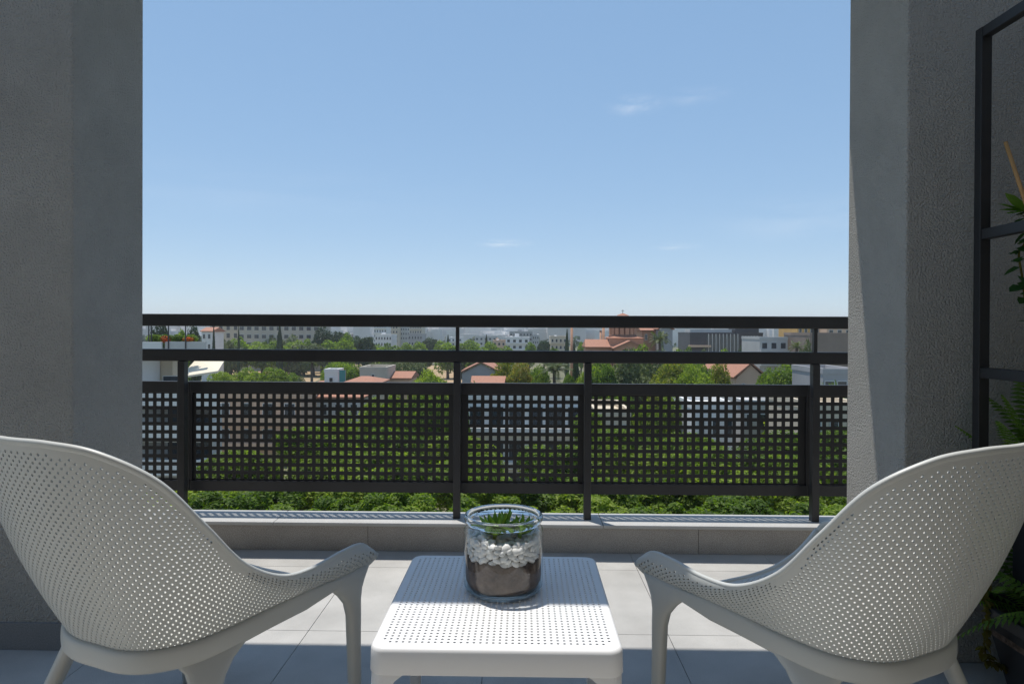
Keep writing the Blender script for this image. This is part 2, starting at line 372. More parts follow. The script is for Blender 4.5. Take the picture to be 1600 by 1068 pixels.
def chair_shell():
    NU = 204; DS = .0086; NS = 30; TH = .0027
    cols = resample(NU); NR = 62
    P = []
    for i, (b, r) in enumerate(cols):
        Ln = (r - b).length; column = []
        nn = Vector(((b.x + r.x) / 2, (b.y + r.y) / 2, 0)); nn.normalize(); back = max(0, -nn.y)
        yc = max(-.10, min(.292, b.y * .92 + .034)); c = Vector((0, yc, .338 + .02 * (yc < -.05) * ((-.05 - yc) / .05)))
        for j in range(-NS, 0):
            t = -j / NS; q = b.lerp(c, t); q.z = c.z + (b.z - c.z) * (1 - t) ** 3; column.append((q, False))
        for j in range(NR + 1):
            s = j * DS; cl = s >= Ln; v = min(1, s / max(Ln, 1e-6))
            q = b.lerp(r, v) + nn * (4 * v * (1 - v) * (.012 + .010 * back) + .010 * (math.exp(-v * 6) - math.exp(-6)) * (v > 0) * 0)
            column.append((q, cl))
        P.append(column)
    W = len(P[0]); nor = [[None] * W for _ in P]
    for i in range(NU + 1):
        for j in range(W):
            a = P[min(i + 1, NU)][j][0] - P[max(i - 1, 0)][j][0]; jj0, jj1 = max(j - 1, 0), min(j + 1, W - 1)
            bb = P[i][jj1][0] - P[i][jj0][0]
            n = a.cross(bb)
            nor[i][j] = n.normalized() if n.length > 1e-9 else None
        last = None
        for j in range(W):
            if nor[i][j] is None or (P[i][j][1] and last): nor[i][j] = last or Vector((0, 0, 1))
            else: last = nor[i][j]
    mb = MB(); smo = []
    ids = {}
    for l in (1, -1):
        for i in range(NU + 1):
            for j in range(W):
                ids[l, i, j] = len(mb.v); mb.v.append(tuple(P[i][j][0] + nor[i][j] * (l * TH)))
    nh = 0
    for i in range(NU):
        for j in range(W - 1):
            cs = [(i, j), (i + 1, j), (i + 1, j + 1), (i, j + 1)]
            q = [P[a][b][0] for a, b in cs]
            uniq = []
            for k in range(4):
                if all((q[k] - q[m_]).length > 1e-5 for m_ in uniq): uniq.append(k)
            if len(uniq) < 3: continue
            du = min((q[1] - q[0]).length, (q[2] - q[3]).length); dv = min((q[3] - q[0]).length, (q[2] - q[1]).length)
            inside = not any(P[a][min(b + 2, W - 1)][1] for a, b in cs)
            hole = (i + j) % 2 == 0 and inside and du > .0048 and dv > .0042 and 2 < i < NU - 3 and j > 1
            if not hole:
                for l in (1, -1):
                    f = tuple(ids[l, cs[k][0], cs[k][1]] for k in uniq); mb.f.append(f if l == 1 else f[::-1])
                continue
            nh += 1
            ru = min(.40, .0032 / du); rv = min(.40, .0032 / dv); rings = []
            nm = sum((nor[a][b] for a, b in cs), Vector()).normalized()
            for l, kk in ((1, 1.0), (-1, 1.0)):
                ring = []
                for dup in range(2):
                    rr = []
                    for k in range(8):
                        an = math.radians(-135 + 45 * k); u = .5 + ru * math.cos(an) * kk; v = .5 + rv * math.sin(an) * kk
                        pt = q[0].lerp(q[1], u).lerp(q[3].lerp(q[2], u), v) + nm * (l * TH)
                        rr.append(len(mb.v)); mb.v.append(tuple(pt))
                    ring.append(rr)
                rings.append(ring)
                c4 = [ids[l, a, b] for a, b in cs]; r0 = ring[0]
                for k in range(4):
                    f = (c4[k], c4[(k + 1) % 4], r0[(2 * k + 2) % 8], r0[2 * k + 1], r0[2 * k])
                    mb.f.append(f if l == 1 else f[::-1])
            a, b = rings[0][1], rings[1][1]
            for k in range(8):
                mb.f.append((a[k], a[(k + 1) % 8], b[(k + 1) % 8], b[k]))
    return mb, [c[1] for c in cols], [c[0] for c in cols], nh


def ell(center, a, b): return [center + a * math.cos(q) + b * math.sin(q) for q in (2 * math.pi * k / 16 for k in range(16))]


def sq(center, a, b, e=.55):   # rounded-rectangle section
    o = []
    for k in range(20):
        q = 2 * math.pi * k / 20; c, s_ = math.cos(q), math.sin(q)
        o.append(center + a * (math.copysign(abs(c) ** e, c)) + b * (math.copysign(abs(s_) ** e, s_)))
    return o


def make_chair(label, loc, rz):
    ch = thing('lounge_chair', label, 'lounge chair', loc, rz, 'white perforated lounge chairs')
    mb, rim, bas, nh = chair_shell()
    mb.build('shell', M['plastic'], ch, smooth=True)
    e = MB(); rr = []
    n = len(rim)
    for i in range(n):
        t = (rim[min(i + 1, n - 1)] - rim[max(i - 1, 0)]).normalized(); dn = (bas[i] - rim[i]); dn -= t * dn.dot(t)
        dn = dn.normalized() if dn.length > .004 else Vector((0, 0, -1)); sd = t.cross(dn)
        rr.append(sq(rim[i] + dn * .004, dn * .0075, sd * .0056, .8))
    e.loft(rr); e.build('rim', M['plastic'], ch, smooth=True)
    # front edge of the seat
    f = MB(); fp = [bas[0].lerp(rim[0], .5)] + [Vector((.32 * k, .281 + .011 * (1 - k * k), .338 + .100 * abs(k) ** 3)) for k in (-.9, -.75, -.5, -.25, 0, .25, .5, .75, .9)] + [bas[-1].lerp(rim[-1], .5)]
    f.tube(crom(fp, 4), .008, 10); f.build('seat_edge', M['plastic'], ch, smooth=True)
    # frame band round the underside of the shell
    fr = MB(); rr = []; K = [k for k in range(10, n - 10, 2)]
    for k in K:
        t = (bas[k + 1] - bas[k - 1]).normalized(); o = Vector((t.y, -t.x, 0)).normalized()
        if o.dot(Vector((bas[k].x, bas[k].y, 0))) < 0: o = -o
        fade = min(1, (k - 8) / 26, (n - 9 - k) / 26)
        up = Vector((0, 0, 1)); drop = .013 - .004 * (1 - fade)
        rr.append(sq(bas[k] + o * (.004) - up * drop, up * (.021 * fade + .003), o * (.011 * fade + .003), .6))
    fr.loft(rr); fr.build('frame_band', M['plastic'], ch, smooth=True)
    for sx in (-1, 1):
        # rear leg: flares out of the band, oval section
        T0 = Vector((sx * .198, -.127, .352)); F0 = Vector((sx * .268, -.275, 0)); tan = Vector((sx * .50, .86, .12)).normalized(); out_ = Vector((sx * .86, -.5, 0)).normalized()
        lg = MB(); rr = []
        for z, wa, wb in ((.366, .094, .006), (.356, .082, .011), (.342, .066, .0145), (.325, .048, .018), (.30, .036, .0185), (.26, .030, .0185), (.18, .027, .018), (.09, .024, .0165), (.0, .020, .015)):
            k = (T0.z - z) / T0.z; c = T0.lerp(F0, max(0, k)); c.z = z
            rr.append(sq(c, tan * wa, out_ * wb, .75))
        lg.loft(rr); lg.build('leg', M['plastic'], ch, smooth=True)
        T1 = Vector((sx * .300, .205, .405)); F1 = Vector((sx * .292, .238, 0)); tan = Vector((sx * .2, .98, .06)).normalized(); out_ = Vector((sx * .98, -.2, 0))
        lg = MB(); rr = []
        for z, wa, wb, sh in ((.425, .068, .006, -.005), (.412, .064, .010, -.010), (.392, .052, .013, -.012), (.372, .037, .015, -.007), (.345, .024, .016, .0), (.31, .019, .016, .004), (.24, .017, .0155, .002), (.12, .0155, .015, 0), (0, .014, .014, 0)):
            k = (T1.z - z) / T1.z; c = T1.lerp(F1, max(0, k)); c.z = z; c += Vector((0, sh, 0))
            rr.append(sq(c, tan * wa, out_ * wb, .75))
        lg.loft(rr); lg.build('leg', M['plastic'], ch, smooth=True)
        k = (n // 2) + sx * int(n * .235); t = (bas[k + 1] - bas[k - 1]).normalized(); o = Vector((t.y, -t.x, 0)).normalized()
        if o.dot(Vector((bas[k].x, bas[k].y, 0))) < 0: o = -o
        u = t; v = o.cross(t).normalized(); c = bas[k] + o * .0142 - Vector((0, 0, .013)); dk = MB()
        dk.loft([[c + o * dz + (u * math.cos(q) + v * math.sin(q)) * r_ for q in (2 * math.pi * i / 20 for i in range(20))] for r_, dz in ((.0095, 0), (.0095, .0016), (.008, .0022), (.0074, .0010), (.001, .0010))])
        dk.build('plug', M['plastic'], ch, smooth=False)
    return ch


ch1 = make_chair('white perforated plastic lounge chair turned towards the side table, beside the wholly shaded pillar', (-.78, 1.578, 0), R(-22.5))
ch2 = copy_tree(ch1); ch2.location = (.697, 1.571, 0); ch2.rotation_euler = (0, 0, R(27))
tag(ch2, 'white perforated plastic lounge chair turned towards the side table, beside the sunlit pillar and ferns')

# ------------------------------------------------------------------ side table
tb = thing('side_table', 'white perforated plastic side table between the two chairs', 'table', (-.051, 1.568, 0))
TW, TD, TZ = .4975, .544, .40


def table_top():
    mb = MB(); c = .0128; nx, ny = 36, 39; hx, hy = nx * c / 2, ny * c / 2; th = .004
    ids = {}
    for l in (0, 1):
        for j in range(ny + 1):
            for i in range(nx + 1):
                ids[l, i, j] = len(mb.v); mb.v.append((-hx + i * c, -hy + j * c, TZ - l * th))
    for i in range(nx):
        for j in range(ny):
            cs = [(i, j), (i + 1, j), (i + 1, j + 1), (i, j + 1)]; ring = {}
            edge = (i in (0, nx - 1)) and (j in (0, ny - 1))
            if edge:
                for l in (0, 1):
                    f = tuple(ids[l, a, b] for a, b in cs); mb.f.append(f if l == 0 else f[::-1])
                continue
            for l in (0, 1):
                rr = []
                for k in range(8):
                    an = R(-135 + 45 * k); rr.append(len(mb.v)); mb.v.append((-hx + (i + .5) * c + .0031 * math.cos(an), -hy + (j + .5) * c + .0031 * math.sin(an), TZ - l * th))
                ring[l] = rr; c4 = [ids[l, a, b] for a, b in cs]
                for k in range(4):
                    f = (c4[k], c4[(k + 1) % 4], rr[(2 * k + 2) % 8], rr[2 * k + 1], rr[2 * k]); mb.f.append(f if l == 0 else f[::-1])
            for k in range(8): mb.f.append((ring[0][k], ring[0][(k + 1) % 8], ring[1][(k + 1) % 8], ring[1][k]))
    return mb, hx, hy


tm_, hx, hy = table_top()
tm_.build('tabletop', M['tplastic'], tb)


def rrect(w, d, r, z, n=8):
    o = []
    for cx, cy, a0 in ((w - r, -d + r, -90), (w - r, d - r, 0), (-w + r, d - r, 90), (-w + r, -d + r, 180)):
        for k in range(n + 1):
            a = R(a0 + 90 * k / n); o.append(Vector((cx + r * math.cos(a), cy + r * math.sin(a), z)))
    return o


W2, D2 = TW / 2, TD / 2
inner = rrect(hx, hy, .0001, TZ)
rb = MB()
rb.loft([inner, rrect(W2 - .009, D2 - .009, .022, TZ), rrect(W2 - .0045, D2 - .0045, .026, TZ - .0012), rrect(W2 - .0012, D2 - .0012, .029, TZ - .0045), rrect(W2, D2, .030, TZ - .009), rrect(W2 + .001, D2 + .001, .030, TZ - .050), rrect(W2 - .001, D2 - .001, .029, TZ - .0525), rrect(W2 - .005, D2 - .005, .026, TZ - .0525), rrect(W2 - .005, D2 - .005, .026, TZ - .006), rrect(hx, hy, .0001, TZ - .004)], cap=False)
rb.build('apron', M['tplastic'], tb, smooth=True).data
for sx in (-1, 1):
    for sy in (-1, 1):
        lg = MB(); rr = []
        for z, e in ((TZ - .030, .078), (TZ - .048, .074), (TZ - .056, .062), (TZ - .066, .050), (TZ - .082, .042), (TZ - .11, .038), (TZ - .2, .033), (0, .026)):
            k = 1 - z / TZ; ox = W2 - .003 + .010 * k; oy = D2 - .003 + .010 * k; r = .026
            # quarter shell: outer corner rounded
            pts = []
            for q in range(7):
                a = R(90 * q / 6); pts.append(Vector((sx * (ox - r + r * math.cos(a)), sy * (oy - r + r * math.sin(a)), z)))
            w_ = .012 + .010 * k
            pts = [Vector((sx * ox, sy * (oy - e), z))] + pts + [Vector((sx * (ox - e), sy * oy, z)), Vector((sx * (ox - e), sy * (oy - w_), z)), Vector((sx * (ox - w_ - .006), sy * (oy - w_ - .006), z)), Vector((sx * (ox - w_), sy * (oy - e), z))]
            rr.append(pts if sx * sy > 0 else pts[::-1])
        lg.loft(rr[::-1]); lg.build('leg', M['tplastic'], tb, bevel=.002)

# ------------------------------------------------------------------ jar terrarium
JX, JY, JZ = -.0460, 1.600, TZ; JS, JH = 1.07, 1.085
jar = thing('glass_jar', 'clear round glass jar with thick rolled rim on the side table', 'jar', (JX, JY, JZ + .0004)); jar.scale = (JS, JS, JH)
n = 64
def ringz(prof): return [[(max(r, .0004) * math.cos(2 * math.pi * k / n), max(r, .0004) * math.sin(2 * math.pi * k / n), z) for k in range(n)] for r, z in prof]
body = [(.0, .001), (.062, .001), (.076, .003), (.084, .010), (.0880, .021), (.0885, .036), (.0885, .130), (.0878, .1345), (.083, .1415), (.0806, .1455)]
MB().loft(ringz(body), cap=False).build('glass_wall', M['thin'], jar, smooth=True)
rimp = [(.0806, .146), (.0815, .1495), (.0858, .153), (.0882, .158), (.0872, .1640), (.083, .1668), (.0785, .1645), (.0762, .158), (.0768, .151), (.0785, .147), (.0806, .146)]
MB().loft(ringz(rimp), cap=False).build('rolled_rim', M['glass'], jar, smooth=True).cycles.is_caustics_caster = True
sl.cycles.is_caustics_light = True
MB().lathe([(.030, .001), (.078, .0012), (.085, .008), (.0872, .014), (.080, .0095), (.072, .006), (.030, .005)], 64).build('base_ring', M['rimglass'], jar, smooth=True)
so_ = MB(); rj = random.Random(3); rr = []
for r, z in ((.068, .0098), (.078, .016), (.0832, .026), (.0842, .040), (.0842, .070), (.081, .076), (.05, .082), (.0, .084)):
    rr.append([Vector((max(r, .001) * math.cos(2 * math.pi * k / 48), max(r, .001) * math.sin(2 * math.pi * k / 48), z + (rj.uniform(-.004, .005) if z > .06 else 0))) for k in range(48)])
so_.loft(rr); soil = so_.build('soil', M['soil'], None, smooth=True); soil.location = (JX, JY, JZ + .0004); soil.scale = (JS, JS, JH)
tag(soil, 'dark brown potting soil filling the bottom of the glass jar', 'soil', kind='stuff')
# pebbles
pm = []
for v in range(5):
    b = MB(); rr = []; sx_, sy_, sz_ = rj.uniform(.95, 1.35), rj.uniform(.75, 1.0), rj.uniform(.45, .7); ph = rj.uniform(0, 6)
    for i in range(7):
        a = math.pi * (i + .02) / 6.04; 
        rr.append([Vector((sx_ * math.sin(a) * math.cos(q) * (1 + .14 * math.sin(2 * q + ph)), sy_ * math.sin(a) * math.sin(q) * (1 + .13 * math.sin(3 * q + ph)), sz_ * math.cos(a))) for q in (2 * math.pi * k / 10 for k in range(10))])
    b.loft(rr); pm.append(b.mesh('pebble', M['pebble'], True))
placed = []; PG = 'white pebbles in the glass jar'
tries = 0
while len(placed) < 300 and tries < 30000:
    tries += 1; s = rj.uniform(.0066, .0108); a = rj.uniform(0, 2 * math.pi)
    if rj.random() < .72: r_ = .0838 - s * rj.uniform(1.0, 1.12); z = rj.uniform(.073, .124)
    else: r_ = math.sqrt(rj.random()) * .070; z = rj.uniform(.108, .125)
    if z > .119 + .006 * math.sin(a * 2 + 1): continue
    q = Vector((r_ * math.cos(a), r_ * math.sin(a), z))
    if any((q - k).length < (s + ks) * .60 for k, ks in placed): continue
    placed.append((q, s))
    o = inst('pebble', rj.choice(pm), None, Vector((JX + q.x * JS, JY + q.y * JS, JZ + q.z * JH)), (rj.uniform(.6, 2.0) if r_ > .06 else rj.uniform(-.5, .5), rj.uniform(-.5, .5), a + math.pi / 2 + rj.uniform(-.5, .5)), s * 1.1)
    o.cycles.is_caustics_receiver = True
    tag(o, 'smooth white pebble in the layer over the soil inside the glass jar', 'pebble', PG)
# succulents
lm = []
for v in range(3):
    b = MB(); rr = []; bend = (.25, .45, .1)[v]
    for i in range(8):
        t = i / 7; wd = .0068 * (1 - t) ** .6 * (.55 + 1.2 * min(t * 3, 1)) + .0003; x = t * .048; z = bend * t * t * .048
        rr.append([Vector((x, wd * math.cos(q), z + (wd * .45) * math.sin(q) + abs(math.cos(q)) * wd * .35)) for q in (2 * math.pi * k / 8 for k in range(8))])
    b.loft(rr); lm.append(b.mesh('leaf', M['succ'], True))
for n_, (dx, dy, dz, k, sc_, lab) in enumerate(((-.018, -.028, .127, 21, 1.30, 'green succulent rosette with the broadest leaves on white pebbles in the jar'), (.036, -.022, .127, 17, 1.05, 'smaller spiky green succulent on white pebbles in the jar'), (-.002, .028, .120, 14, 1.12, 'upright dark green succulent at the back of the glass jar'))):
    su = thing('succulent_plant', lab, 'plant', (JX + dx * JS, JY + dy * JS, JZ + dz * JH))
    b = MB(); b.tube([(0, 0, -.008), (0, 0, .008)], .005, 8); b.build('stem', M['succ'], su, smooth=True)
    for i in range(k):
        a = i * 2.4; el = (.12 + .85 * i / k) if n_ < 2 else (.55 + .7 * i / k)
        inst('leaf', rj.choice(lm), su, (0, 0, .002 + .004 * i / k), (0, -el, a), sc_ * rj.uniform(.8, 1.1) * (1 - .25 * i / k))

# ------------------------------------------------------------------ plant stand, planter, ferns on the right
PX = 1.320
st = thing('trellis_frame', 'tall black metal trellis frame standing in the dark planter', 'trellis', (PX, 2.0, .0))
for y in (0, -1.35):
    B(0, .030, y - .03, y, .245, 1.90).build('upright', M['blackframe'], st, bevel=.002)
    B(.27, .30, y - .03, y, .245, 1.90).build('upright', M['blackframe'], st, bevel=.002)
for z in (1.87, 1.285, .885):
    for xa in (.002, .272): B(xa, xa + .026, -1.35, -.03, z, z + .030).build('crossbar', M['blackframe'], st, bevel=.002)
pl = thing('planter', 'long dark planter trough full of ferns under the black trellis', 'planter', (PX - .012, 1.99, 0))
pr = MB(); 
def rr_(x0, x1, y0, y1, z): return [Vector((x0, y0, z)), Vector((x1, y0, z)), Vector((x1, y1, z)), Vector((x0, y1, z))]
pr.loft([rr_(.075, .30, -1.32, -.06, 0), rr_(.03, .345, -1.36, -.02, .215), rr_(-.006, .37, -1.39, .012, .216), rr_(-.006, .37, -1.39, .012, .25), rr_(.012, .35, -1.37, -.006, .25), rr_(.03, .335, -1.35, -.03, .2)])
pr.build('trough', M['pot'], pl, bevel=.003)
B(.04, .325, -1.34, -.035, .15, .222).build('soil', M['soil'], pl)


def frond_mesh(name, n, ln, lw, droop, m, seed):
    r = random.Random(seed); b = MB(); pts = []
    for i in range(n + 1):
        t = i / n; pts.append(Vector((ln * t * (1 - .12 * t * t), 0, ln * (.55 * t - droop * t * t))))
    b.tube(pts[::2] + [pts[-1]] * (n % 2), [.0022 * (1 - .8 * k / (n // 2)) for k in range(n // 2 + 1 + n % 2)], 4, False)
    for i in range(2, n):
        t = i / n; l_ = lw * (math.sin(math.pi * min(1, t * .85 + .14)) ** .7) * r.uniform(.85, 1.1); d = (pts[i + 1] - pts[i - 1]).normalized() if i < n else Vector((1, 0, 0))
        wd = ln / n * .42
        for s in (-1, 1):
            side = Vector((d.x * .25, s, d.z * .25 - .12)).normalized(); a = pts[i]; tip = a + side * l_ + Vector((0, 0, -l_ * .15)); mid = a + side * l_ * .5 + Vector((0, 0, l_ * .03))
            b.add([a - d * wd * .6, a + d * wd * .6, mid + d * wd, mid - d * wd * .8, tip], [(0, 1, 2, 3), (3, 2, 4)])
    return b.mesh(name, m)


fm = [frond_mesh('frond', 26, .42, .050, dr, M['fern'], k) for k, dr in enumerate((.30, .55, .85))]
for k, (y, x, h, n_, s0, lab) in enumerate(((-.07, .13, .225, 16, .92, 'bright green fern at the trellis end nearest the pillar, in the dark planter'), (-.30, .17, .225, 16, 1.0, 'second fern from the pillar in the dark planter'), (-.62, .17, .225, 14, 1.0, 'third fern from the pillar in the dark planter'))):
    fe = thing('fern', lab, 'fern', (PX + x, 2.0 + y, h - .01), 0, 'ferns in the dark planter')
    for i in range(n_):
        inst('frond', fm[i % 3], fe, (0, 0, 0), (rj.uniform(-.25, .25), rj.uniform(-.75, .15), i * 2.399 + .4), s0 * rj.uniform(.65, 1.1))
# the upright fern reaching the second bar
fe = thing('fern', 'tall upright fern reaching the middle bars of the black trellis', 'fern', (PX + .15, 1.93, .5), 0)
B(-.045, .06, -.05, .05, -.28, .02).build('pot', M['pot'], fe, bevel=.006)
for i, (a, e, s) in enumerate(((2.9, -1.0, .9), (2.2, -1.1, 1.0), (3.4, -.75, .8), (.6, -.9, .95), (4.2, -.8, 1), (5.2, -.9, 1), (1.4, -1.0, 1.05), (3.0, -.5, .7), (2.5, -.55, .8))):
    inst('frond', fm[i % 2], fe, (0, 0, .01), (0, e, a), s)
bs = MB(); c0 = Vector((1.55, 1.60, .23)); c1 = at(1571, 222, 1.93)
bs.tube([c0.lerp(c1, k / 8) for k in range(9)], [.0075 + (.0015 if k in (3, 6) else 0) - .0003 * k for k in range(9)], 8)
bb_ = bs.build('bamboo_cane', M['bamboo'], None, smooth=True); tag(bb_, 'tall tan bamboo cane leaning against the black trellis', 'cane')


def leaflet(w, l, m, name):
    b = MB(); b.add([(0, 0, 0), (l * .35, w, .003), (l * .75, w * .7, .0), (l, 0, -.006), (l * .75, -w * .7, 0), (l * .35, -w, .003), (l * .5, 0, -.004)], [(0, 6, 1), (1, 6, 2), (2, 6, 3), (3, 6, 4), (4, 6, 5), (5, 6, 0)]); return b.mesh(name, m)


vl = leaflet(.008, .022, M['vine'], 'leaf'); il = leaflet(.022, .05, M['ivy'], 'leaf'); bl = leaflet(.022, .09, M['fern'], 'leaf')
vp = [at(1556, 899, 1.93), at(1538, 912, 1.92), at(1520, 932, 1.91), at(1513, 950, 1.90), at(1521, 972, 1.90), at(1527, 995, 1.91), at(1540, 1020, 1.92), at(1553, 1036, 1.93), at(1566, 1038, 1.93)]
vp = [Vector((max(p_.x, 1.3), p_.y, max(p_.z, .012))) for p_ in vp]; vp = crom(vp, 5)
vn = thing('trailing_vine', 'thin yellowish vine trailing from the planter down to the floor', 'vine', vp[0])
b = MB(); b.tube([p_ - vp[0] for p_ in vp], .0022, 5); b.build('stem', M['vine'], vn)
for i, p_ in enumerate(vp):
    for s in range(2): inst('leaf', vl, vn, p_ - vp[0] + Vector((0, 0, max(0, .01 - p_.z))), (rj.uniform(-.7, .7), rj.uniform(-.3, .9), rj.uniform(0, 6.28)), rj.uniform(.7, 1.3))
iv = thing('climbing_plant', 'dark ivy-like climber with lobed leaves on the trellis above the middle bar', 'plant', at(1600, 470, 1.95))
ip = [at(1604, 500, 1.95), at(1600, 455, 1.94), at(1596, 425, 1.93), at(1592, 395, 1.93), at(1602, 378, 1.93), at(1606, 345, 1.93), at(1600, 330, 1.93)]
o0 = at(1600, 470, 1.95); ip = crom([p_ - o0 for p_ in ip], 4)
low = Vector((PX + .16, 1.93, .22)) - o0
b = MB(); b.tube(crom([low, low.lerp(ip[0], .5) + Vector((.02, 0, 0)), ip[0]], 5) + ip[1:], .003, 5); b.build('stem', M['vine'], iv)
for i, p_ in enumerate(ip):
    inst('leaf', il, iv, p_, (rj.uniform(-.6, .6), rj.uniform(-.2, .8), rj.uniform(2.2, 4.6)), rj.uniform(.5, .95))
for a, e in ((3.0, -.15), (2.5, -.5), (3.6, .1), (3.3, -.75)): inst('leaf', bl, iv, ip[-1], (0, e, a), rj.uniform(.7, .95))
# ------------------------------------------------------------------ ground and town
gr = MB(); gr.add([(-14000, 3.3, GZ), (14000, 3.3, GZ), (14000, 16000, GZ), (-14000, 16000, GZ)], [(0, 1, 2, 3)]); tag(gr.build('ground', M['ground']), 'dry grassy ground between the houses', 'ground', kind='structure')
B(-60, 60, 6, 12.5, GZ - .2, GZ + .004).build('street', M['asphalt'])['kind'] = 'structure'
for nm, px0, px1, Y0, Y1 in (('dirt_field', 330, 500, 175, 330), ('dirt_field', 560, 720, 190, 300)):
    q = MB(); a = [at(px0, 520, Y0), at(px1, 520, Y0), at(px1 + 10, 520, Y1), at(px0 - 10, 520, Y1)]; ring = []
    for i in range(4):
        for k in range(6):
            t = k / 6; p_ = a[i].lerp(a[(i + 1) % 4], t); ring.append((p_.x + rnd.uniform(-2, 2), p_.y + rnd.uniform(-4, 4), GZ + .006))
    q.add(ring, [tuple(range(len(ring)))]); q.build(nm, M['dirt'])['kind'] = 'structure'


def window(par, x0, x1, y, z0, z1, fr='frame_w', shutter=None):
    o = B(x0, x1, y - .10, y + .05, z0, z1).build('window', M[fr], par)
    B(x0 + .07, x1 - .07, y - .115, y - .09, z0 + .07, z1 - .07).build('pane', M['glass_dark'], o)
    if shutter: B(x0 + .02, x1 - .02, y - .13, y - .09, z0 + (z1 - z0) * .5, z1 - .02).build('shutter', M[shutter], o)
    return o


def block(name, label, cat, px0, px1, pyt, Y, depth, wall, rows=2, colsn=4, roof='flat', rise=1.8, rz=0, group=None, win=True, band=None, fr='frame_w', wz=1.4, ww=.5, over=.35, floor_h=3.0, ridge='x'):
    a = at(px0, pyt, Y); b = at(px1, pyt, Y); W = b.x - a.x; H = (a.z + b.z) / 2 - GZ
    th = thing(name, label, cat, ((a.x + b.x) / 2, Y, GZ), rz, group); h = W / 2
    wl = B(-h, h, 0, depth, 0, H).build('wall', M[wall], th)
    if roof == 'flat':
        for (x0, x1, y0, y1) in ((-h - .06, h + .06, -.06, .22), (-h - .06, h + .06, depth - .22, depth + .06), (-h - .06, -h + .22, .22, depth - .22), (h - .22, h + .06, .22, depth - .22)):
            B(x0, x1, y0, y1, H - .02, H + .55).build('parapet', M[wall], th)
        for k in range(rnd.choice((1, 2, 2, 3)) if Y > 180 else 0):
            xa = rnd.uniform(-h * .8, h * .6); ya = rnd.uniform(depth * .25, depth * .7); q = rnd.random()
            if q < .45: B(xa, xa + min(2.6, h * .35), ya, ya + 2.2, H - .02, H + rnd.uniform(1.5, 2.3)).build('stair_hut', M[wall], th)
            elif q < .75:
                t_ = MB(); t_.tube([(xa, ya, H + .55), (xa + 1.3, ya, H + .55)], .38, 10); t_.build('water_tank', M['frame_w'], th, smooth=True); B(xa + .1, xa + 1.2, ya - .3, ya + .3, H - .02, H + .3).build('tank_stand', M['grey'], th)
            else:
                t_ = MB(); t_.tube([(xa, ya, H - .02), (xa, ya, H + 2.6)], .035, 5); t_.tube([(xa - .6, ya, H + 2.3), (xa + .6, ya, H + 2.3)], .025, 4); t_.tube([(xa - .4, ya, H + 2.0), (xa + .4, ya, H + 2.0)], .025, 4); t_.build('aerial', M['grey'], th)
    elif roof in ('gable', 'hip'):
        o = over; ov = []
        if ridge == 'x':
            i_ = 0 if roof == 'gable' else min(depth / 2, h) * .9
            v = [(-h - o, -o, H), (h + o, -o, H), (h + o, depth + o, H), (-h - o, depth + o, H), (-h - o + i_, depth / 2, H + rise), (h + o - i_, depth / 2, H + rise)]
            f = [(0, 1, 5, 4), (2, 3, 4, 5), (1, 2, 5), (3, 0, 4)]
        else:
            v = [(-h - o, -o, H), (h + o, -o, H), (h + o, depth + o, H), (-h - o, depth + o, H), (0, -o, H + rise), (0, depth + o, H + rise)]
            f = [(0, 4, 5, 3), (1, 2, 5, 4)]
            MB().add([(-h, .0, H - .01), (h, .0, H - .01), (0, .0, H + rise * .92), (-h, .25, H - .01), (h, .25, H - .01), (0, .25, H + rise * .92)], [(0, 1, 2), (4, 3, 5), (1, 4, 5, 2), (3, 0, 2, 5)]).build('gable_wall', M[wall], th)
        r_ = MB().add(v, f).build('roof', M['roof'], th); s_ = r_.modifiers.new('t', 'SOLIDIFY'); s_.thickness = .22; s_.offset = 1
    if win:
        for r in range(rows):
            zt = H - .7 - r * floor_h
            if zt - wz < .3: break
            for c in range(colsn):
                cw = W / colsn; xc = -h + (c + .5) * cw
                window(th, xc - cw * ww / 2, xc + cw * ww / 2, 0, zt - wz, zt, fr)
            if band: B(-h - .05, h + .05, -band, -.01, zt - wz - .75, zt - wz - .15).build('balcony', M[wall], th)
    th['_H'] = H; th['_h'] = h; th['_d'] = depth
    return th


# ---- white neighbour block with balconies, awning and roof flowers
NY = 52.0
X_ = lambda px: at(px, 560, NY).x
XD = lambda px, d: at(px, 560, NY + d).x
Z_ = lambda py, px=280: at(px, py, NY).z - GZ
nb = thing('apartment_block', 'white apartment block with stacked balconies, cream awning and red flowers on the roof terrace', 'building', (0, NY, GZ))
zr = Z_(534)
B(X_(60), XD(250, 3.1), 0, 3.1, 0, zr - 1.0).build('wall', M['white'], nb)
B(X_(60), X_(254), -.25, -.02, zr - 1.15, zr).build('roof_parapet', M['white'], nb)
B(X_(254), X_(317), .35, .6, zr - .75, zr + .02).build('roof_parapet', M['lgrey'], nb)
B(XD(250, 3.1) + .01, XD(316, 4), .62, 4, zr - .95, zr - .75).build('roof_slab', M['lgrey'], nb)
B(XD(200, 5), XD(287, 5), 3.2, 5, Z_(640), zr - .96).build('rear_wall', M['cream'], nb)
B(XD(200, 5), XD(347, 5), 3.2, 5, 0, Z_(640)).build('rear_wall', M['lgrey'], nb)
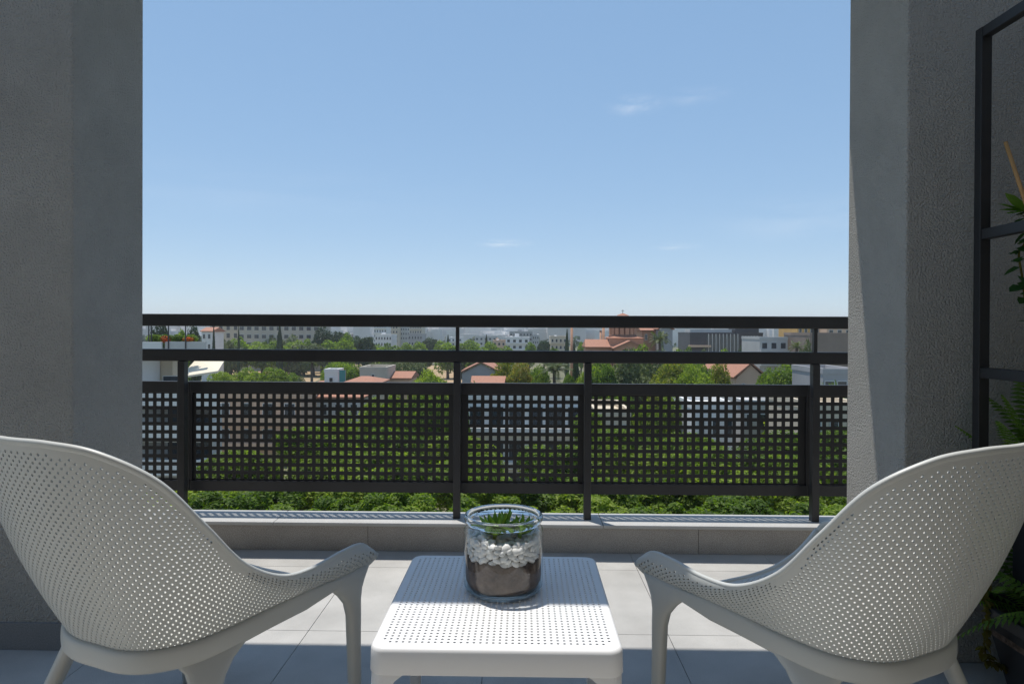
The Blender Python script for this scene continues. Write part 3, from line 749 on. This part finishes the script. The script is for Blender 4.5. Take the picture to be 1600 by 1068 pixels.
for k, (pt, pb) in enumerate(((603, 636), (664, 688), (718, 742))):
    zt, zb = Z_(pt), Z_(pb)
    B(XD(250, 3.1) + .01, X_(343), -.1, .1, zb, zt).build('balcony_parapet', M['white'], nb)
    B(XD(343, 3.19) - .2, XD(347, 3.19) - .2, .11, 3.19, zb, zt).build('balcony_parapet', M['white'], nb)
    B(XD(250, 3.1) + .02, XD(347, 3.19) - .25, .105, 3.19, zb - .15, zb + .05).build('balcony_floor', M['lgrey'], nb)
    for x0_, x1_ in (((255, 282),) if k == 0 else ((262, 288), (300, 333))):
        window(nb, XD(x0_, 3.2), XD(x1_, 3.2), 3.2, zb + .1, zb + 2.25)
a0, a1, b0, b1 = X_(282), X_(324), X_(300), X_(346)
aw = MB().add([(a0, 2.6, Z_(562)), (a1 + .3, 2.6, Z_(561)), (b1, -.6, Z_(578)), (b0 - .6, -.6, Z_(587)), (b0 - .6, -.6, Z_(590)), (b1, -.6, Z_(581))], [(0, 3, 2, 1), (3, 4, 5, 2)])
awo = aw.build('awning', M['canvas'], nb); awo.modifiers.new('t', 'SOLIDIFY').thickness = .04
for px in (229, 233, 260, 287):
    b = MB(); b.tube([(X_(px), .3, zr - 1), (X_(px), .3, Z_(508))], .05, 6); b.build('pergola_post', M['dark'], nb)


# ---- vegetation
def crown_mesh(name, m, n, seed, leaf, lobes=14, flat=.8, spread=.62, hollow=.75, qr=(.28, .5)):
    r = random.Random(seed); b = MB(); L_ = []
    for i in range(lobes):
        while True:
            v = Vector((r.uniform(-1, 1), r.uniform(-1, 1), r.uniform(-1, 1)))
            if v.length < 1: break
        L_.append((Vector((v.x * spread, v.y * spread, v.z * spread * flat)), r.uniform(*qr)))
    V = []; Fc = []
    for i in range(n):
        c, q = r.choice(L_); d = Vector((r.gauss(0, 1), r.gauss(0, 1), r.gauss(.25, 1))).normalized()
        p_ = c + d * q * (hollow + (1 - hollow) * r.random() ** .5) * r.uniform(.86, 1.06)
        nn = (d * .7 + Vector((r.gauss(0, .5), r.gauss(0, .5), r.gauss(.4, .5)))).normalized()
        u = nn.cross(Vector((r.gauss(0, 1), r.gauss(0, 1), r.gauss(0, 1)))).normalized(); w_ = nn.cross(u); s = leaf * r.uniform(.6, 1.3)
        o = len(V); V += [p_ - u * s, p_ + w_ * s * .45 + nn * s * .15, p_ + u * s, p_ - w_ * s * .45 + nn * s * .1]; Fc += [(o, o + 1, o + 2), (o, o + 2, o + 3)]
    b.v = [tuple(v) for v in V]; b.f = Fc
    return b.mesh(name, m)


def trunk_mesh(seed):
    r = random.Random(seed); b = MB(); b.tube([(0, 0, 0), (.02, .01, .3), (.0, .03, .62), (.03, 0, .85)], [.055, .042, .034, .012], 8)
    for k in range(6):
        a = k * 2.4 + r.random(); z = .38 + .05 * k; e = Vector((math.cos(a) * .26, math.sin(a) * .26, z + .22)); b.tube([(0.01, .02, z), (e.x * .5, e.y * .5, z + .13), e], [.022, .016, .006], 6)
    return b.mesh('trunk', M['bark'])


CM = {}
for key, mk in (('A', 'leafA'), ('B', 'leafB'), ('C', 'leafC'), ('D', 'leafD'), ('E', 'leafE')):
    CM[key] = [crown_mesh('crown', M[mk], 17000, 10 * ord(key) + k, .046, 26, .9) for k in range(2)]
CN = {k: [crown_mesh('crown', M[mk], 11000, 77 + ord(k) + v, .058, 46, .8, .78, .6, (.15, .30)) for v in range(2)] for k, mk in (('A', 'leafA'), ('B', 'leafB'))}
CF = {k: [crown_mesh('crown', M[mk], 4200, 177 + ord(k) + v, .085, 18, .9) for v in range(2)] for k, mk in (('A', 'leafA'), ('C', 'leafC'), ('D', 'leafD'))}
TR = [trunk_mesh(k) for k in range(3)]
KN = {'A': 'mid green', 'B': 'bright lime green', 'C': 'dark green', 'D': 'grey-green', 'E': 'rust-flecked green'}
tcount = {}


def tree(px, pyt, Y, wpx, kind, label, group=None, hfac=.8, pool=None, base=None):
    """crown whose top shows at row pyt, wpx wide in the picture, standing on the ground at distance Y"""
    t = at(px, pyt, Y); rad = wpx / 2 / F * Y; H = t.z - GZ; ch_ = max(rad * hfac, H * .46 if Y > 55 else 0)
    o = thing('tree', label, 'tree', (t.x, Y, GZ), rnd.uniform(0, 6.28), group)
    pl_ = pool or CM; m = rnd.choice(pl_[kind])
    inst('crown', m, o, (0, 0, H - ch_ * .98), (0, 0, 0), (rad, rad, ch_ * 1.12))
    tz = max(1.5, H - ch_ * .3); tw = max(1.8, min(tz, rad * 2.2)) / 1.0
    inst('trunk', rnd.choice(TR), o, (0, 0, 0), (0, 0, 0), (tw, tw, tz))
    return o


NG = 'leafy trees massed just below the terrace'
near = [(-1, 0)]
for row, (Y, pyt, n_, wpx) in enumerate(((20, 770, 12, 165), (26, 732, 12, 150), (34, 694, 10, 150), (43, 668, 10, 140))):
    for i in range(n_):
        px = 250 + (1120 / (n_ - 1)) * i * .985 + rnd.uniform(-22, 22) - 10
        kind = rnd.choice('AABAB' if row else 'ABA')
        if row >= 2 and px < 350: continue
        if row == 3 and (720 < px < 920): continue
        tree(px, pyt + rnd.uniform(-14, 14), Y + rnd.uniform(-1.5, 1.5), wpx * rnd.uniform(.85, 1.2), kind, '%s tree crown in the %s below the railing' % (KN[kind], ('front row of treetops just', 'second row of treetops', 'third row of treetops', 'rear row of treetops')[row]), '%s trees of the %s treetops below the terrace' % (KN[kind], ('front', 'second', 'third', 'rear')[row]), .62, CN if row < 2 else None)

MT = [
    (430, 571, 112, 74, 'B', 'bright green bushy tree beside the slim-trunked palm', .6), (388, 572, 114, 78, 'B', 'bright green bushy tree in front of the dirt field', .6), (350, 577, 112, 60, 'B', 'low bright green tree beside the cream awning', .6), (455, 582, 122, 40, 'A', 'small green tree just left of the slim-trunked palm', .6),
    (530, 563, 125, 75, 'A', 'mid green tree behind the small white hut', .75), (470, 588, 110, 40, 'D', 'small grey-green tree beside the palm on the dirt field', .6),
    (676, 571, 88, 82, 'B', 'bright lime tree beside the grey gabled house', .62), (632, 563, 135, 55, 'D', 'grey-green olive tree behind the low beige house', .8), (606, 566, 150, 40, 'D', 'small olive tree behind the low beige house roof', .8),
    (742, 590, 75, 50, 'A', 'low green tree under the gable of the grey house', .6),
    (812, 567, 95, 70, 'E', 'rust-flecked tree between the grey house and the palm', .8), (842, 575, 92, 45, 'B', 'small lime tree beside the bushy palm', .8),
    (940, 562, 80, 70, 'A', 'mid green tree in front of the church', .8), (985, 545, 85, 95, 'D', 'broad grey-green tree in front of the church gable', .7), (1045, 560, 78, 110, 'E', 'wide rust-flecked tree below the church tower', .7), (1085, 565, 74, 80, 'B', 'lime tree beside the orange-roofed houses', .7),
    (1120, 562, 82, 60, 'E', 'brownish tree touching the orange-roofed houses', .9), (1225, 567, 84, 80, 'A', 'round green tree right of the orange roof', .8), (1258, 574, 78, 50, 'B', 'bright green tree beside the white glazed house', .85), (1306, 588, 64, 50, 'A', 'green shrub-like tree before the white glazed house', .8),
    (795, 563, 100, 80, 'E', 'tall rust-flecked tree against the grey gabled house', .8), (835, 566, 104, 60, 'A', 'green tree rising behind the bushy palm', .8), (884, 577, 88, 40, 'A', 'low green tree between the palm and the dark cypress', .9), (920, 565, 82, 60, 'B', 'lime tree at the railing post in front of the church', .9), (955, 556, 90, 100, 'A', 'broad green tree below the church roof', .8), (1015, 551, 92, 110, 'D', 'grey-green tree below the church annexe', .8), (1065, 556, 84, 110, 'B', 'broad lime tree below the dark office', .8), (1105, 560, 88, 80, 'A', 'green tree between the lime tree and the orange roofs', .8), (590, 567, 128, 60, 'D', 'olive tree directly behind the low beige house', .8), (655, 562, 140, 60, 'D', 'grey-green tree behind the lime tree', .8), (560, 570, 122, 60, 'A', 'green tree left of the low beige house', .8), (1200, 574, 88, 50, 'A', 'green tree at the end of the broad orange roof', .9), (1275, 590, 66, 40, 'B', 'small lime tree in front of the glazed house', .9),
    (600, 606, 70, 90, 'B', 'lime tree behind the perforated panel below the beige house', .7), (660, 608, 66, 110, 'A', 'green tree behind the perforated panel below the lime tree', .7), (520, 640, 60, 110, 'B', 'lime tree in front of the peach house', .7), (960, 606, 66, 90, 'A', 'green tree below the church behind the panel', .6), (1030, 610, 62, 100, 'B', 'lime tree behind the panel beside the white villa', .7), (1240, 612, 60, 100, 'B', 'lime tree behind the panel near the sunlit pillar', .7),
    (715, 610, 58, 50, 'A', 'green tree at the corner of the white flat-roofed house', 1.0), (920, 640, 50, 60, 'A', 'green tree at the blue-windowed corner of the white house', 1.0),
]
for px, py, Y, wp, k, lab, hf in MT: tree(px, py, Y, wp, k, lab, None, hf)
FG = 'distant trees along the edge of town'
FT = [(250, 505, 140, 45, 'C'), (283, 511, 130, 40, 'A'), (303, 508, 150, 36, 'C'), (325, 527, 210, 34, 'A'), (352, 522, 215, 34, 'D'), (372, 524, 240, 30, 'A'), (395, 521, 260, 40, 'D'), (423, 524, 250, 34, 'A'), (448, 522, 235, 42, 'D'), (475, 527, 230, 38, 'A'), (503, 512, 240, 40, 'C'), (528, 509, 260, 50, 'C'), (545, 520, 235, 30, 'A'), (568, 516, 220, 42, 'C'), (600, 534, 260, 34, 'A'), (632, 536, 250, 40, 'A'), (672, 522, 300, 36, 'C'), (655, 534, 250, 34, 'A'), (692, 531, 270, 44, 'A'), (735, 529, 260, 52, 'A'), (768, 534, 240, 40, 'A'), (720, 537, 220, 40, 'D'), (790, 541, 230, 36, 'A'), (827, 535, 250, 30, 'A'), (850, 524, 260, 26, 'C'), (866, 541, 220, 30, 'A'), (908, 532, 240, 22, 'A'), (1000, 540, 118, 60, 'A'), (1045, 541, 116, 50, 'D'), (1075, 543, 150, 30, 'A'), (1105, 543, 140, 26, 'D'), (1160, 541, 160, 26, 'C'), (1255, 528, 120, 30, 'D'), (465, 536, 225, 60, 'D'), (410, 536, 228, 50, 'A'), (340, 538, 225, 40, 'A'), (515, 532, 228, 50, 'A'), (385, 529, 232, 60, 'A'), (440, 530, 224, 60, 'A'), (490, 529, 222, 60, 'D'), (360, 532, 222, 50, 'D'), (540, 529, 218, 46, 'A'), (575, 535, 240, 44, 'A'), (610, 538, 232, 50, 'A'), (655, 539, 225, 50, 'D'), (700, 538, 215, 50, 'A'), (745, 538, 215, 50, 'A'), (1060, 548, 130, 50, 'A'), (1130, 547, 130, 46, 'A'), (310, 536, 215, 44, 'A')]
for px, py, Y, wp, k in FT: tree(px, py, Y, wp, k, 'distant %s tree crown at the edge of town' % KN[k], 'distant %s trees at the edge of town' % KN[k], .85, CF)


def cyp_mesh(seed):
    r = random.Random(seed); V = []; Fc = []
    for i in range(2600):
        z = r.random() ** .8; rad = .5 * (math.sin(math.pi * min(1, .12 + z * .88)) ** .7) * (1 - z * .35) * r.uniform(.75, 1.05); a = r.uniform(0, 6.283)
        p_ = Vector((math.cos(a) * rad, math.sin(a) * rad, z * 5)); d = Vector((math.cos(a), math.sin(a), .9)).normalized(); u = Vector((r.gauss(0, .25), r.gauss(0, .25), 1)).normalized(); w_ = d.cross(u).normalized(); s = .11 * r.uniform(.7, 1.3)
        o = len(V); V += [p_ - u * s, p_ + w_ * s * .5, p_ + u * s * 1.2, p_ - w_ * s * .5]; Fc += [(o, o + 1, o + 2, o + 3)]
    b = MB(); b.v = [tuple(v) for v in V]; b.f = Fc; return b.mesh('crown', M['leafC'])


CY = [cyp_mesh(1), cyp_mesh(2)]


def cypress(px, pyt, Y, wpx, label, hm=None):
    t = at(px, pyt, Y); H = t.z - GZ; wd = wpx / F * Y; ch_ = min(H - .6, hm or H)
    o = thing('cypress_tree', label, 'tree', (t.x, Y, GZ)); inst('crown', rnd.choice(CY), o, (0, 0, H - ch_), (0, 0, rnd.random() * 6), (wd, wd, ch_ / 5))
    b = MB(); b.tube([(0, 0, 0), (0, 0, H * .7)], [wd * .12, wd * .05], 7); b.build('trunk', M['bark'], o); return o


cypress(334, 508, 190, 6, 'slim dark cypress before the red-roofed white house'); cypress(373, 510, 200, 5, 'slim dark cypress before the long school-like block'); cypress(437, 510, 215, 13, 'stout dark conifer before the long school-like block'); cypress(886, 515, 200, 9, 'tall pointed cypress beside the brick chimneys'); cypress(700, 523, 330, 7, 'dark conifer standing before the hazy city'); cypress(760, 523, 330, 7, 'dark conifer beside the flat grey roofs'); cypress(897, 532, 190, 8, 'shorter dark cypress at the foot of the chimney')
cypress(900, 558, 100, 22, 'broad dark cypress beside the bushy palm')
cypress(1246, 570, 90, 20, 'dark conifer between the green trees by the glazed house')

fpm = [frond_mesh('frond', 30, 1.0, .20, dr, M['palm'], 50 + k) for k, dr in enumerate((.25, .6, 1.0))]


def palm(px, pyc, Y, wpx, label, n_=22):
    t = at(px, pyc, Y); s = wpx / 2 / F * Y; o = thing('palm_tree', label, 'palm', (t.x, Y, GZ)); H = t.z - GZ
    b = MB(); b.tube([(0, 0, 0), (.05, 0, H * .5), (0, 0, H)], [.32, .24, .22], 10); b.build('trunk', M['palmtrunk'], o, smooth=True)
    for i in range(n_): inst('frond', fpm[i % 3], o, (0, 0, H), (rnd.uniform(-.2, .2), rnd.uniform(-.55, .35), i * 2.399), s * rnd.uniform(.85, 1.15))


palm(487, 566, 118, 34, 'palm with slim trunk standing on the dirt field'); palm(866, 578, 92, 64, 'bushy palm behind the railing beside the dark cypress', 30); palm(1031, 531, 112, 44, 'palm rising before the church annexe', 26); palm(1245, 543, 118, 34, 'palm beside the grey angled house', 20)

# roof-terrace shrubs of the neighbour
fls = crown_mesh('foliage', M['leafA'], 1500, 901, .10, 10); flr = crown_mesh('blossom', M['flower'], 1100, 902, .08, 8)
for px, py, k, lab in ((262, 524, 1, 'red flowering bush on the white block roof terrace'), (296, 525, 1, 'orange-red flowering bush at the end of the roof terrace'), (243, 525, 0, 'green shrub on the white block roof terrace'), (280, 526, 0, 'green shrub between the flowering bushes on the roof terrace')):
    c = at(px, py, NY + .95); o = thing('roof_shrub', lab, 'shrub', (c.x, c.y, GZ + zr - .74)); s = .75
    b = MB(); b.tube([(0, 0, 0), (0, 0, .7)], .04, 6); b.build('stem', M['bark'], o)
    inst('foliage', fls, o, (0, 0, .85), (0, 0, px), (s, s, s * .8))
    if k: inst('blossom', flr, o, (0, -.15, .95), (0, 0, px), (s * 1.0, s * .9, s * .62))

# ---- houses
block('apartment_house', 'peach apartment house behind the white block, mostly behind the panel', 'building', 300, 470, 620, 78, 10, 'peach', 3, 5, band=.9)
block('flat_roofed_house', 'white flat-roofed house with dark window rows behind the perforated panel', 'building', 730, 914, 622, 60, 10, 'white', 3, 6, wz=1.7, ww=.78, band=.9)
block('villa', 'white flat-roofed villa with wide windows behind the panel', 'house', 1085, 1150, 640, 56, 8, 'white', 2, 3)
block('villa', 'cream flat-roofed villa between the trees behind the panel', 'house', 930, 985, 650, 56, 8, 'cream', 2, 3)
block('villa', 'pale grey villa behind the panel below the orange roofs', 'house', 1160, 1222, 634, 62, 8, 'lgrey', 3, 3)
block('villa', 'cream house behind the panel beside the sunlit pillar', 'house', 1262, 1345, 640, 48, 8, 'cream', 3, 3)
block('apartment_house', 'grey and peach house right of the peach apartment house', 'building', 470, 565, 622, 84, 9, 'lgrey', 2, 4, 'hip', 1.3)
block('gabled_house', 'grey gabled house with orange tiled roof beside the lime tree', 'house', 722, 781, 583, 110, 12, 'grey', 1, 2, 'gable', 1.7, ridge='y', win=False)
block('shed', 'low shed with orange tiled roof below the grey gabled house', 'house', 740, 784, 600, 90, 6, 'peach', 1, 2, 'gable', .75)
block('low_house', 'low beige flat house with one small window', 'house', 562, 604, 578, 115, 8, 'beige', 1, 1, ww=.12, wz=.6)
block('low_house', 'low peach house with orange tiled roof beside the beige house', 'house', 606, 640, 592, 118, 8, 'peach', 1, 3, 'gable', 1.0)
block('hut', 'small white roof hut beside a teal sheet', 'hut', 507, 528, 582, 100, 3, 'white', 1, 1, ww=.3)
block('low_house', 'house with weathered tiled roof beside the small white hut', 'house', 534, 588, 601, 98, 8, 'cream', 1, 3, 'hip', .8)
block('low_house', 'house with orange hipped roof left of the small white hut', 'house', 478, 516, 605, 104, 7, 'peach', 1, 2, 'hip', .6)
block('orange_roofed_house', 'house with broad orange gabled roof and small chimneys', 'house', 1150, 1196, 591, 96, 9, 'peach', 1, 2, 'gable', 2.1, ridge='y', ww=.2)
block('orange_roofed_house', 'house with orange roof behind the broad gabled one', 'house', 1120, 1168, 580, 108, 9, 'peach', 1, 3, 'hip', 1.6)
block('glazed_house', 'white house with wide glazed front beside the pillar', 'house', 1286, 1345, 584, 70, 8, 'grey', 2, 3, ww=.8, wz=1.7)
block('angled_house', 'pale grey flat-roofed house with balcony before the dark office', 'house', 1186, 1232, 530, 150, 9, 'lgrey', 2, 3, 'flat', rz=.12, band=.8, ww=.6)
block('apartment_house', 'brown rendered block below the ochre buildings', 'building', 1266, 1345, 524, 140, 14, 'brown', 0, 1, win=False)
block('apartment_house', 'ochre apartment house with white bands at the skyline', 'building', 1246, 1290, 508, 190, 14, 'yellow', 2, 5)
block('apartment_house', 'terracotta apartment house behind the brown block', 'building', 1292, 1345, 511, 185, 14, 'peach', 2, 4)
sch = block('school_block', 'long beige school-like block with rows of windows', 'building', 372, 500, 507, 250, 14, 'beige', 3, 11, wz=1.5, ww=.62)
block('school_block', 'shorter beige wing with taller windows beside the long block', 'building', 328, 374, 505, 255, 12, 'cream', 3, 4, wz=1.9, ww=.5)
block('red_roofed_house', 'white house with red tiled roof beside the slim cypress', 'house', 315, 331, 518, 200, 8, 'white', 2, 2, 'gable', 1.2)
CG = 'pale city apartment blocks beyond the trees'
for i, (a, b_, y, Y, wl, r, c, lab) in enumerate(((584, 604, 506, 420, 'white', 4, 5, 'white city block beside the tall dark tree'), (604, 622, 508, 440, 'cream', 4, 4, 'cream city block in the pale cluster'), (622, 640, 504, 450, 'lgrey', 4, 5, 'pale grey city block in the cluster'), (640, 659, 507, 400, 'beige', 5, 5, 'beige city block with balconies at the cluster end'), (586, 612, 524, 340, 'white', 3, 6, 'low white block in front of the pale cluster'), (638, 660, 523, 335, 'grey', 3, 5, 'blue-grey balconied block in front of the cluster'), (790, 827, 528, 330, 'white', 2, 4, 'bright white block beyond the low trees'), (796, 832, 519, 420, 'grey', 3, 7, 'grey flat-roofed modern block with roof canopy'), (832, 842, 524, 430, 'lgrey', 3, 3, 'narrow grey block beside the round tree'), (860, 886, 527, 300, 'cream', 3, 4, 'cream balconied block beside the pointed cypress'), (742, 776, 526, 430, 'lgrey', 2, 5, 'long grey block before the hazy city'), (770, 790, 533, 340, 'peach', 2, 3, 'small peach block beside the bright white one'), (700, 722, 528, 480, 'white', 2, 4, 'white block behind the dark conifer'))):
    block('city_block', lab, 'building', a, b_, y, Y, 14, wl, r, c, group=CG, band=.8 if i % 3 == 0 else None)
twr = block('tower_block', 'slim pale tower block rising from the hazy city', 'building', 793, 799, 511, 2300, 16, 'grey', 8, 3, ww=.6)

tp = at(535, 577, 100); te = thing('tarpaulin_frame', 'teal tarpaulin hung on a thin frame beside the white hut', 'tarpaulin', (tp.x, 100, GZ))
for xa in (-.5, .45): B(xa, xa + .05, 0, .05, 0, tp.z - GZ).build('pole', M['grey'], te)
B(-.45, .45, .01, .04, tp.z - GZ - 2.2, tp.z - GZ - .1).build('sheet', M['blue'], te)
# modern dark office with fins
of = block('dark_office', 'dark modern office with pale vertical fins and glass front', 'building', 1078, 1192, 522, 210, 16, 'dark', 0, 1, win=False)
h = of['_h']; H = of['_H']
B(-h * .55, h * .35, -.12, -.02, H - 6.0, H - .4).build('glass_front', M['glass_dark'], of)
for k in range(9): B(-h * .5 + k * h * .1, -h * .5 + k * h * .1 + .14, -.5, -.125, H - 6.2, H + .1).build('fin', M['frame_w'], of)
B(-h * .95, h * .2, 2, 9, H + .5, H + 1.5).build('roof_deck', M['lgrey'], of); B(h * .3, h * .95, 2, 9, H + .5, H + 1.8).build('plant_room', M['dark'], of)
B(-h - .5, -h * .45, -1.5, -.02, H - 4.0, H - 3.4).build('canopy', M['peach'], of)
for k in range(6): B(h * .42 + k * .9, h * .42 + k * .9 + .6, -.06, -.01, H - 1.3, H - .5).build('window', M['frame_w'], of)

# ---- church
CYd = 150.0
cx = at(973, 500, CYd).x; cz = lambda py: at(973, py, CYd).z - GZ
chh = thing('church', 'brick church with arcaded round drum, tiled dome and orange roofs', 'church', (cx, CYd, GZ))
px2 = lambda p_: at(p_, 520, CYd).x - cx
n = 16; r0 = (px2(994) - px2(953)) / 2
dz0, dz1 = cz(524), cz(503)
MB().lathe([(r0 * .93, dz0), (r0 * .93, dz1)], 32).build('drum', M['brickdark'], chh)
for k in range(n):
    a = 2 * math.pi * (k + .5) / n; c, s = math.cos(a), math.sin(a)
    b = MB(); t = Vector((-s, c, 0)); d = Vector((c, s, 0)); wv = .40; p0 = d * r0 * .96
    rr = [[p0 + t * u * wv + d * v + Vector((0, 0, z)) for u, v in ((-1, -.2), (1, -.2), (1, .2), (-1, .2))] for z in (dz0 + .2, dz1 - .1)]
    b.loft(rr); b.build('pier', M['brick'], chh)
MB().lathe([(r0 * 1.06, dz0 - .35), (r0 * 1.08, dz0), (r0 * .98, dz0 + .25)], 32).build('drum_base', M['brickdark'], chh)
MB().lathe([(r0 * 1.1, dz1), (r0 * 1.12, dz1 + .15), (r0 * .95, cz(499)), (r0 * .7, cz(495.5)), (r0 * .4, cz(492)), (r0 * .12, cz(489.6)), (.02, cz(489))], 32).build('dome', M['roof'], chh, smooth=True)
b = MB(); b.tube([(0, 0, cz(489.2)), (0, 0, cz(483.5))], .06, 6); b.box(-.3, .3, -.05, .05, cz(485.6), cz(485)); b.build('cross', M['dark'], chh)
B(px2(950), px2(1000), -4, 4.5, 0, cz(527.5)).build('crossing', M['brick'], chh)
MB().loft([[Vector(v) for v in ((px2(950) - .3, -4.3, cz(527.5)), (px2(1000) + .3, -4.3, cz(527.5)), (px2(1000) + .3, 4.8, cz(527.5)), (px2(950) - .3, 4.8, cz(527.5)))], [Vector(v) for v in ((px2(957), -2.5, cz(525)), (px2(990), -2.5, cz(525)), (px2(990), 2.8, cz(525)), (px2(957), 2.8, cz(525)))]]).build('roof', M['roof'], chh)
# west nave with sloping roof
x0_, x1_ = px2(914), px2(953)
B(x0_, x1_ - .02, -4.5, 3, 0, cz(541)).build('nave', M['brick'], chh)
MB().add([(x0_ - .4, -5, cz(541)), (x1_, -5, cz(541)), (x1_, -.8, cz(530)), (x0_ - .1, -.8, cz(530)), (x0_ - .4, 3.4, cz(541)), (x1_, 3.4, cz(541))], [(0, 1, 2, 3), (3, 2, 5, 4), (0, 3, 4)]).build('roof', M['roof'], chh).modifiers.new('t', 'SOLIDIFY').thickness = .25
# gabled transept facing us
x0_, x1_ = px2(954), px2(998); xm = (x0_ + x1_) / 2; za, zb = cz(541), cz(531.5)
MB().add([(x0_, -8, 0), (x1_, -8, 0), (x1_, -8, za), (xm, -8, zb), (x0_, -8, za), (x0_, -4.02, 0), (x1_, -4.02, 0), (x1_, -4.02, za), (xm, -4.02, zb), (x0_, -4.02, za)], [(0, 1, 2, 3, 4), (9, 8, 7, 6, 5), (1, 6, 7, 2), (5, 0, 4, 9), (2, 7, 8, 3), (9, 4, 3, 8)]).build('transept', M['brick'], chh)
MB().add([(x0_ - .5, -8.4, za - .15), (xm, -8.4, zb + .1), (x1_ + .5, -8.4, za - .15), (x0_ - .5, -3.9, za - .15), (xm, -3.9, zb + .1), (x1_ + .5, -3.9, za - .15)], [(0, 1, 4, 3), (1, 2, 5, 4)]).build('roof', M['roof'], chh).modifiers.new('t', 'SOLIDIFY').thickness = .3
for k in (-1, 0, 1): B(xm + k * 1.3 - .3, xm + k * 1.3 + .3, -8.06, -7.95, za - 2.6, za - .5).build('window', M['glass_dark'], chh)
block('church_annexe', 'grey and brick church annexe with orange gable and dark arch', 'building', 1030, 1051, 515, 152, 8, 'grey', 1, 1, 'gable', .9, ridge='y', ww=.3, wz=2.6)
block('church_annexe', 'brick bell-house with orange roof between church and grey annexe', 'building', 1003, 1029, 517, 156, 8, 'brick', 1, 2, 'gable', .9, ww=.3)
for px, pt, wp, lab in ((893.5, 498, 3.6, 'tall slender brick chimney beside the cypress'), (943, 500, 4, 'tall brick chimney beside the church roof'), (938.5, 518, 3, 'short dark chimney beside the tall one')):
    t = at(px, pt, 170); r_ = wp / 2 / F * 170; o = thing('chimney_stack', lab, 'chimney', (t.x, 170, GZ)); Hc = t.z - GZ
    MB().lathe([(r_ * 1.35, 0), (r_, Hc)], 14).build('shaft', M['brick'], o, smooth=True); MB().lathe([(r_ * 1.2, Hc), (r_ * 1.25, Hc + .3)], 14).build('collar', M['brickdark'], o)

# ---- far city carpet and hills
fc = MB(); r = random.Random(91)
for i in range(5200):
    Y = 620 * (13.5 ** (r.random() ** .8)); X = r.uniform(-.62, .60) * Y; w_ = r.uniform(9, 26); d_ = r.uniform(9, 20); hh = r.uniform(7, 20) * (1 if Y < 3000 else .9)
    a = r.uniform(-.5, .5); c, s = math.cos(a), math.sin(a)
    q = [(X + c * u - s * v, Y + s * u + c * v) for u, v in ((-w_ / 2, -d_ / 2), (w_ / 2, -d_ / 2), (w_ / 2, d_ / 2), (-w_ / 2, d_ / 2))]
    fc.add([(x, y, GZ) for x, y in q] + [(x, y, GZ + hh) for x, y in q], [(4, 5, 6, 7), (0, 1, 5, 4), (1, 2, 6, 5), (2, 3, 7, 6), (3, 0, 4, 7)])
tag(fc.build('far_city', M['city']), 'far-off pale city blocks fading into haze', 'city', kind='stuff')
ft = MB(); ft.v = []; V = []; Fc = []
for i in range(2600):
    Y = 560 * (6 ** r.random()); X = r.uniform(-.62, .60) * Y; s0 = r.uniform(3, 6); hz = r.uniform(4, 9)
    for k in range(9):
        p_ = Vector((X + r.gauss(0, s0 * .5), Y + r.gauss(0, s0 * .5), GZ + hz * r.uniform(.4, 1))); u = Vector((r.gauss(0, 1), r.gauss(0, 1), r.gauss(0, 1))).normalized(); v = u.orthogonal().normalized(); s = s0 * .42
        o = len(V); V += [tuple(p_ - u * s), tuple(p_ + v * s), tuple(p_ + u * s), tuple(p_ - v * s)]; Fc.append((o, o + 1, o + 2, o + 3))
ft.v = V; ft.f = Fc; tag(ft.build('far_trees', M['leafC']), 'far-off dark treetops among the city blocks', 'trees', kind='stuff')
hl = MB(); V = []; nx = 120
for j, (Y, k) in enumerate(((8500, 0), (9500, .6), (10500, 1), (12500, .3))):
    for i in range(nx + 1):
        x = -9000 + 18000 * i / nx; e = 30 + 38 * math.sin(x * .0009 + 1) + 26 * math.sin(x * .0023) + 14 * math.sin(x * .006 + j)
        e += 190 * math.exp(-((x + 3600) / 2300) ** 2) * .35
        V.append((x, Y, GZ - 1 + max(0, e) * k * .4))
hl.add(V, [(j * (nx + 1) + i, j * (nx + 1) + i + 1, (j + 1) * (nx + 1) + i + 1, (j + 1) * (nx + 1) + i) for j in range(3) for i in range(nx)])
tag(hl.build('hills', M['hill'], None, True), 'low blue hills on the horizon', 'hills', kind='structure')

# ---- haze
hz = B(-13500, 13500, -3.5, 13500, GZ - 1, 78).build('haze', None); hz['kind'] = 'stuff'
m = bpy.data.materials.new('haze_air'); m.use_nodes = True; t = m.node_tree; t.nodes.remove(t.nodes['Principled BSDF'])
v = t.nodes.new('ShaderNodeVolumePrincipled'); v.inputs['Color'].default_value = (.93, .97, 1, 1); v.inputs['Density'].default_value = 2.4e-4; v.inputs['Anisotropy'].default_value = .2
t.links.new(v.outputs[0], t.nodes['Material Output'].inputs['Volume']); hz.data.materials.append(m)
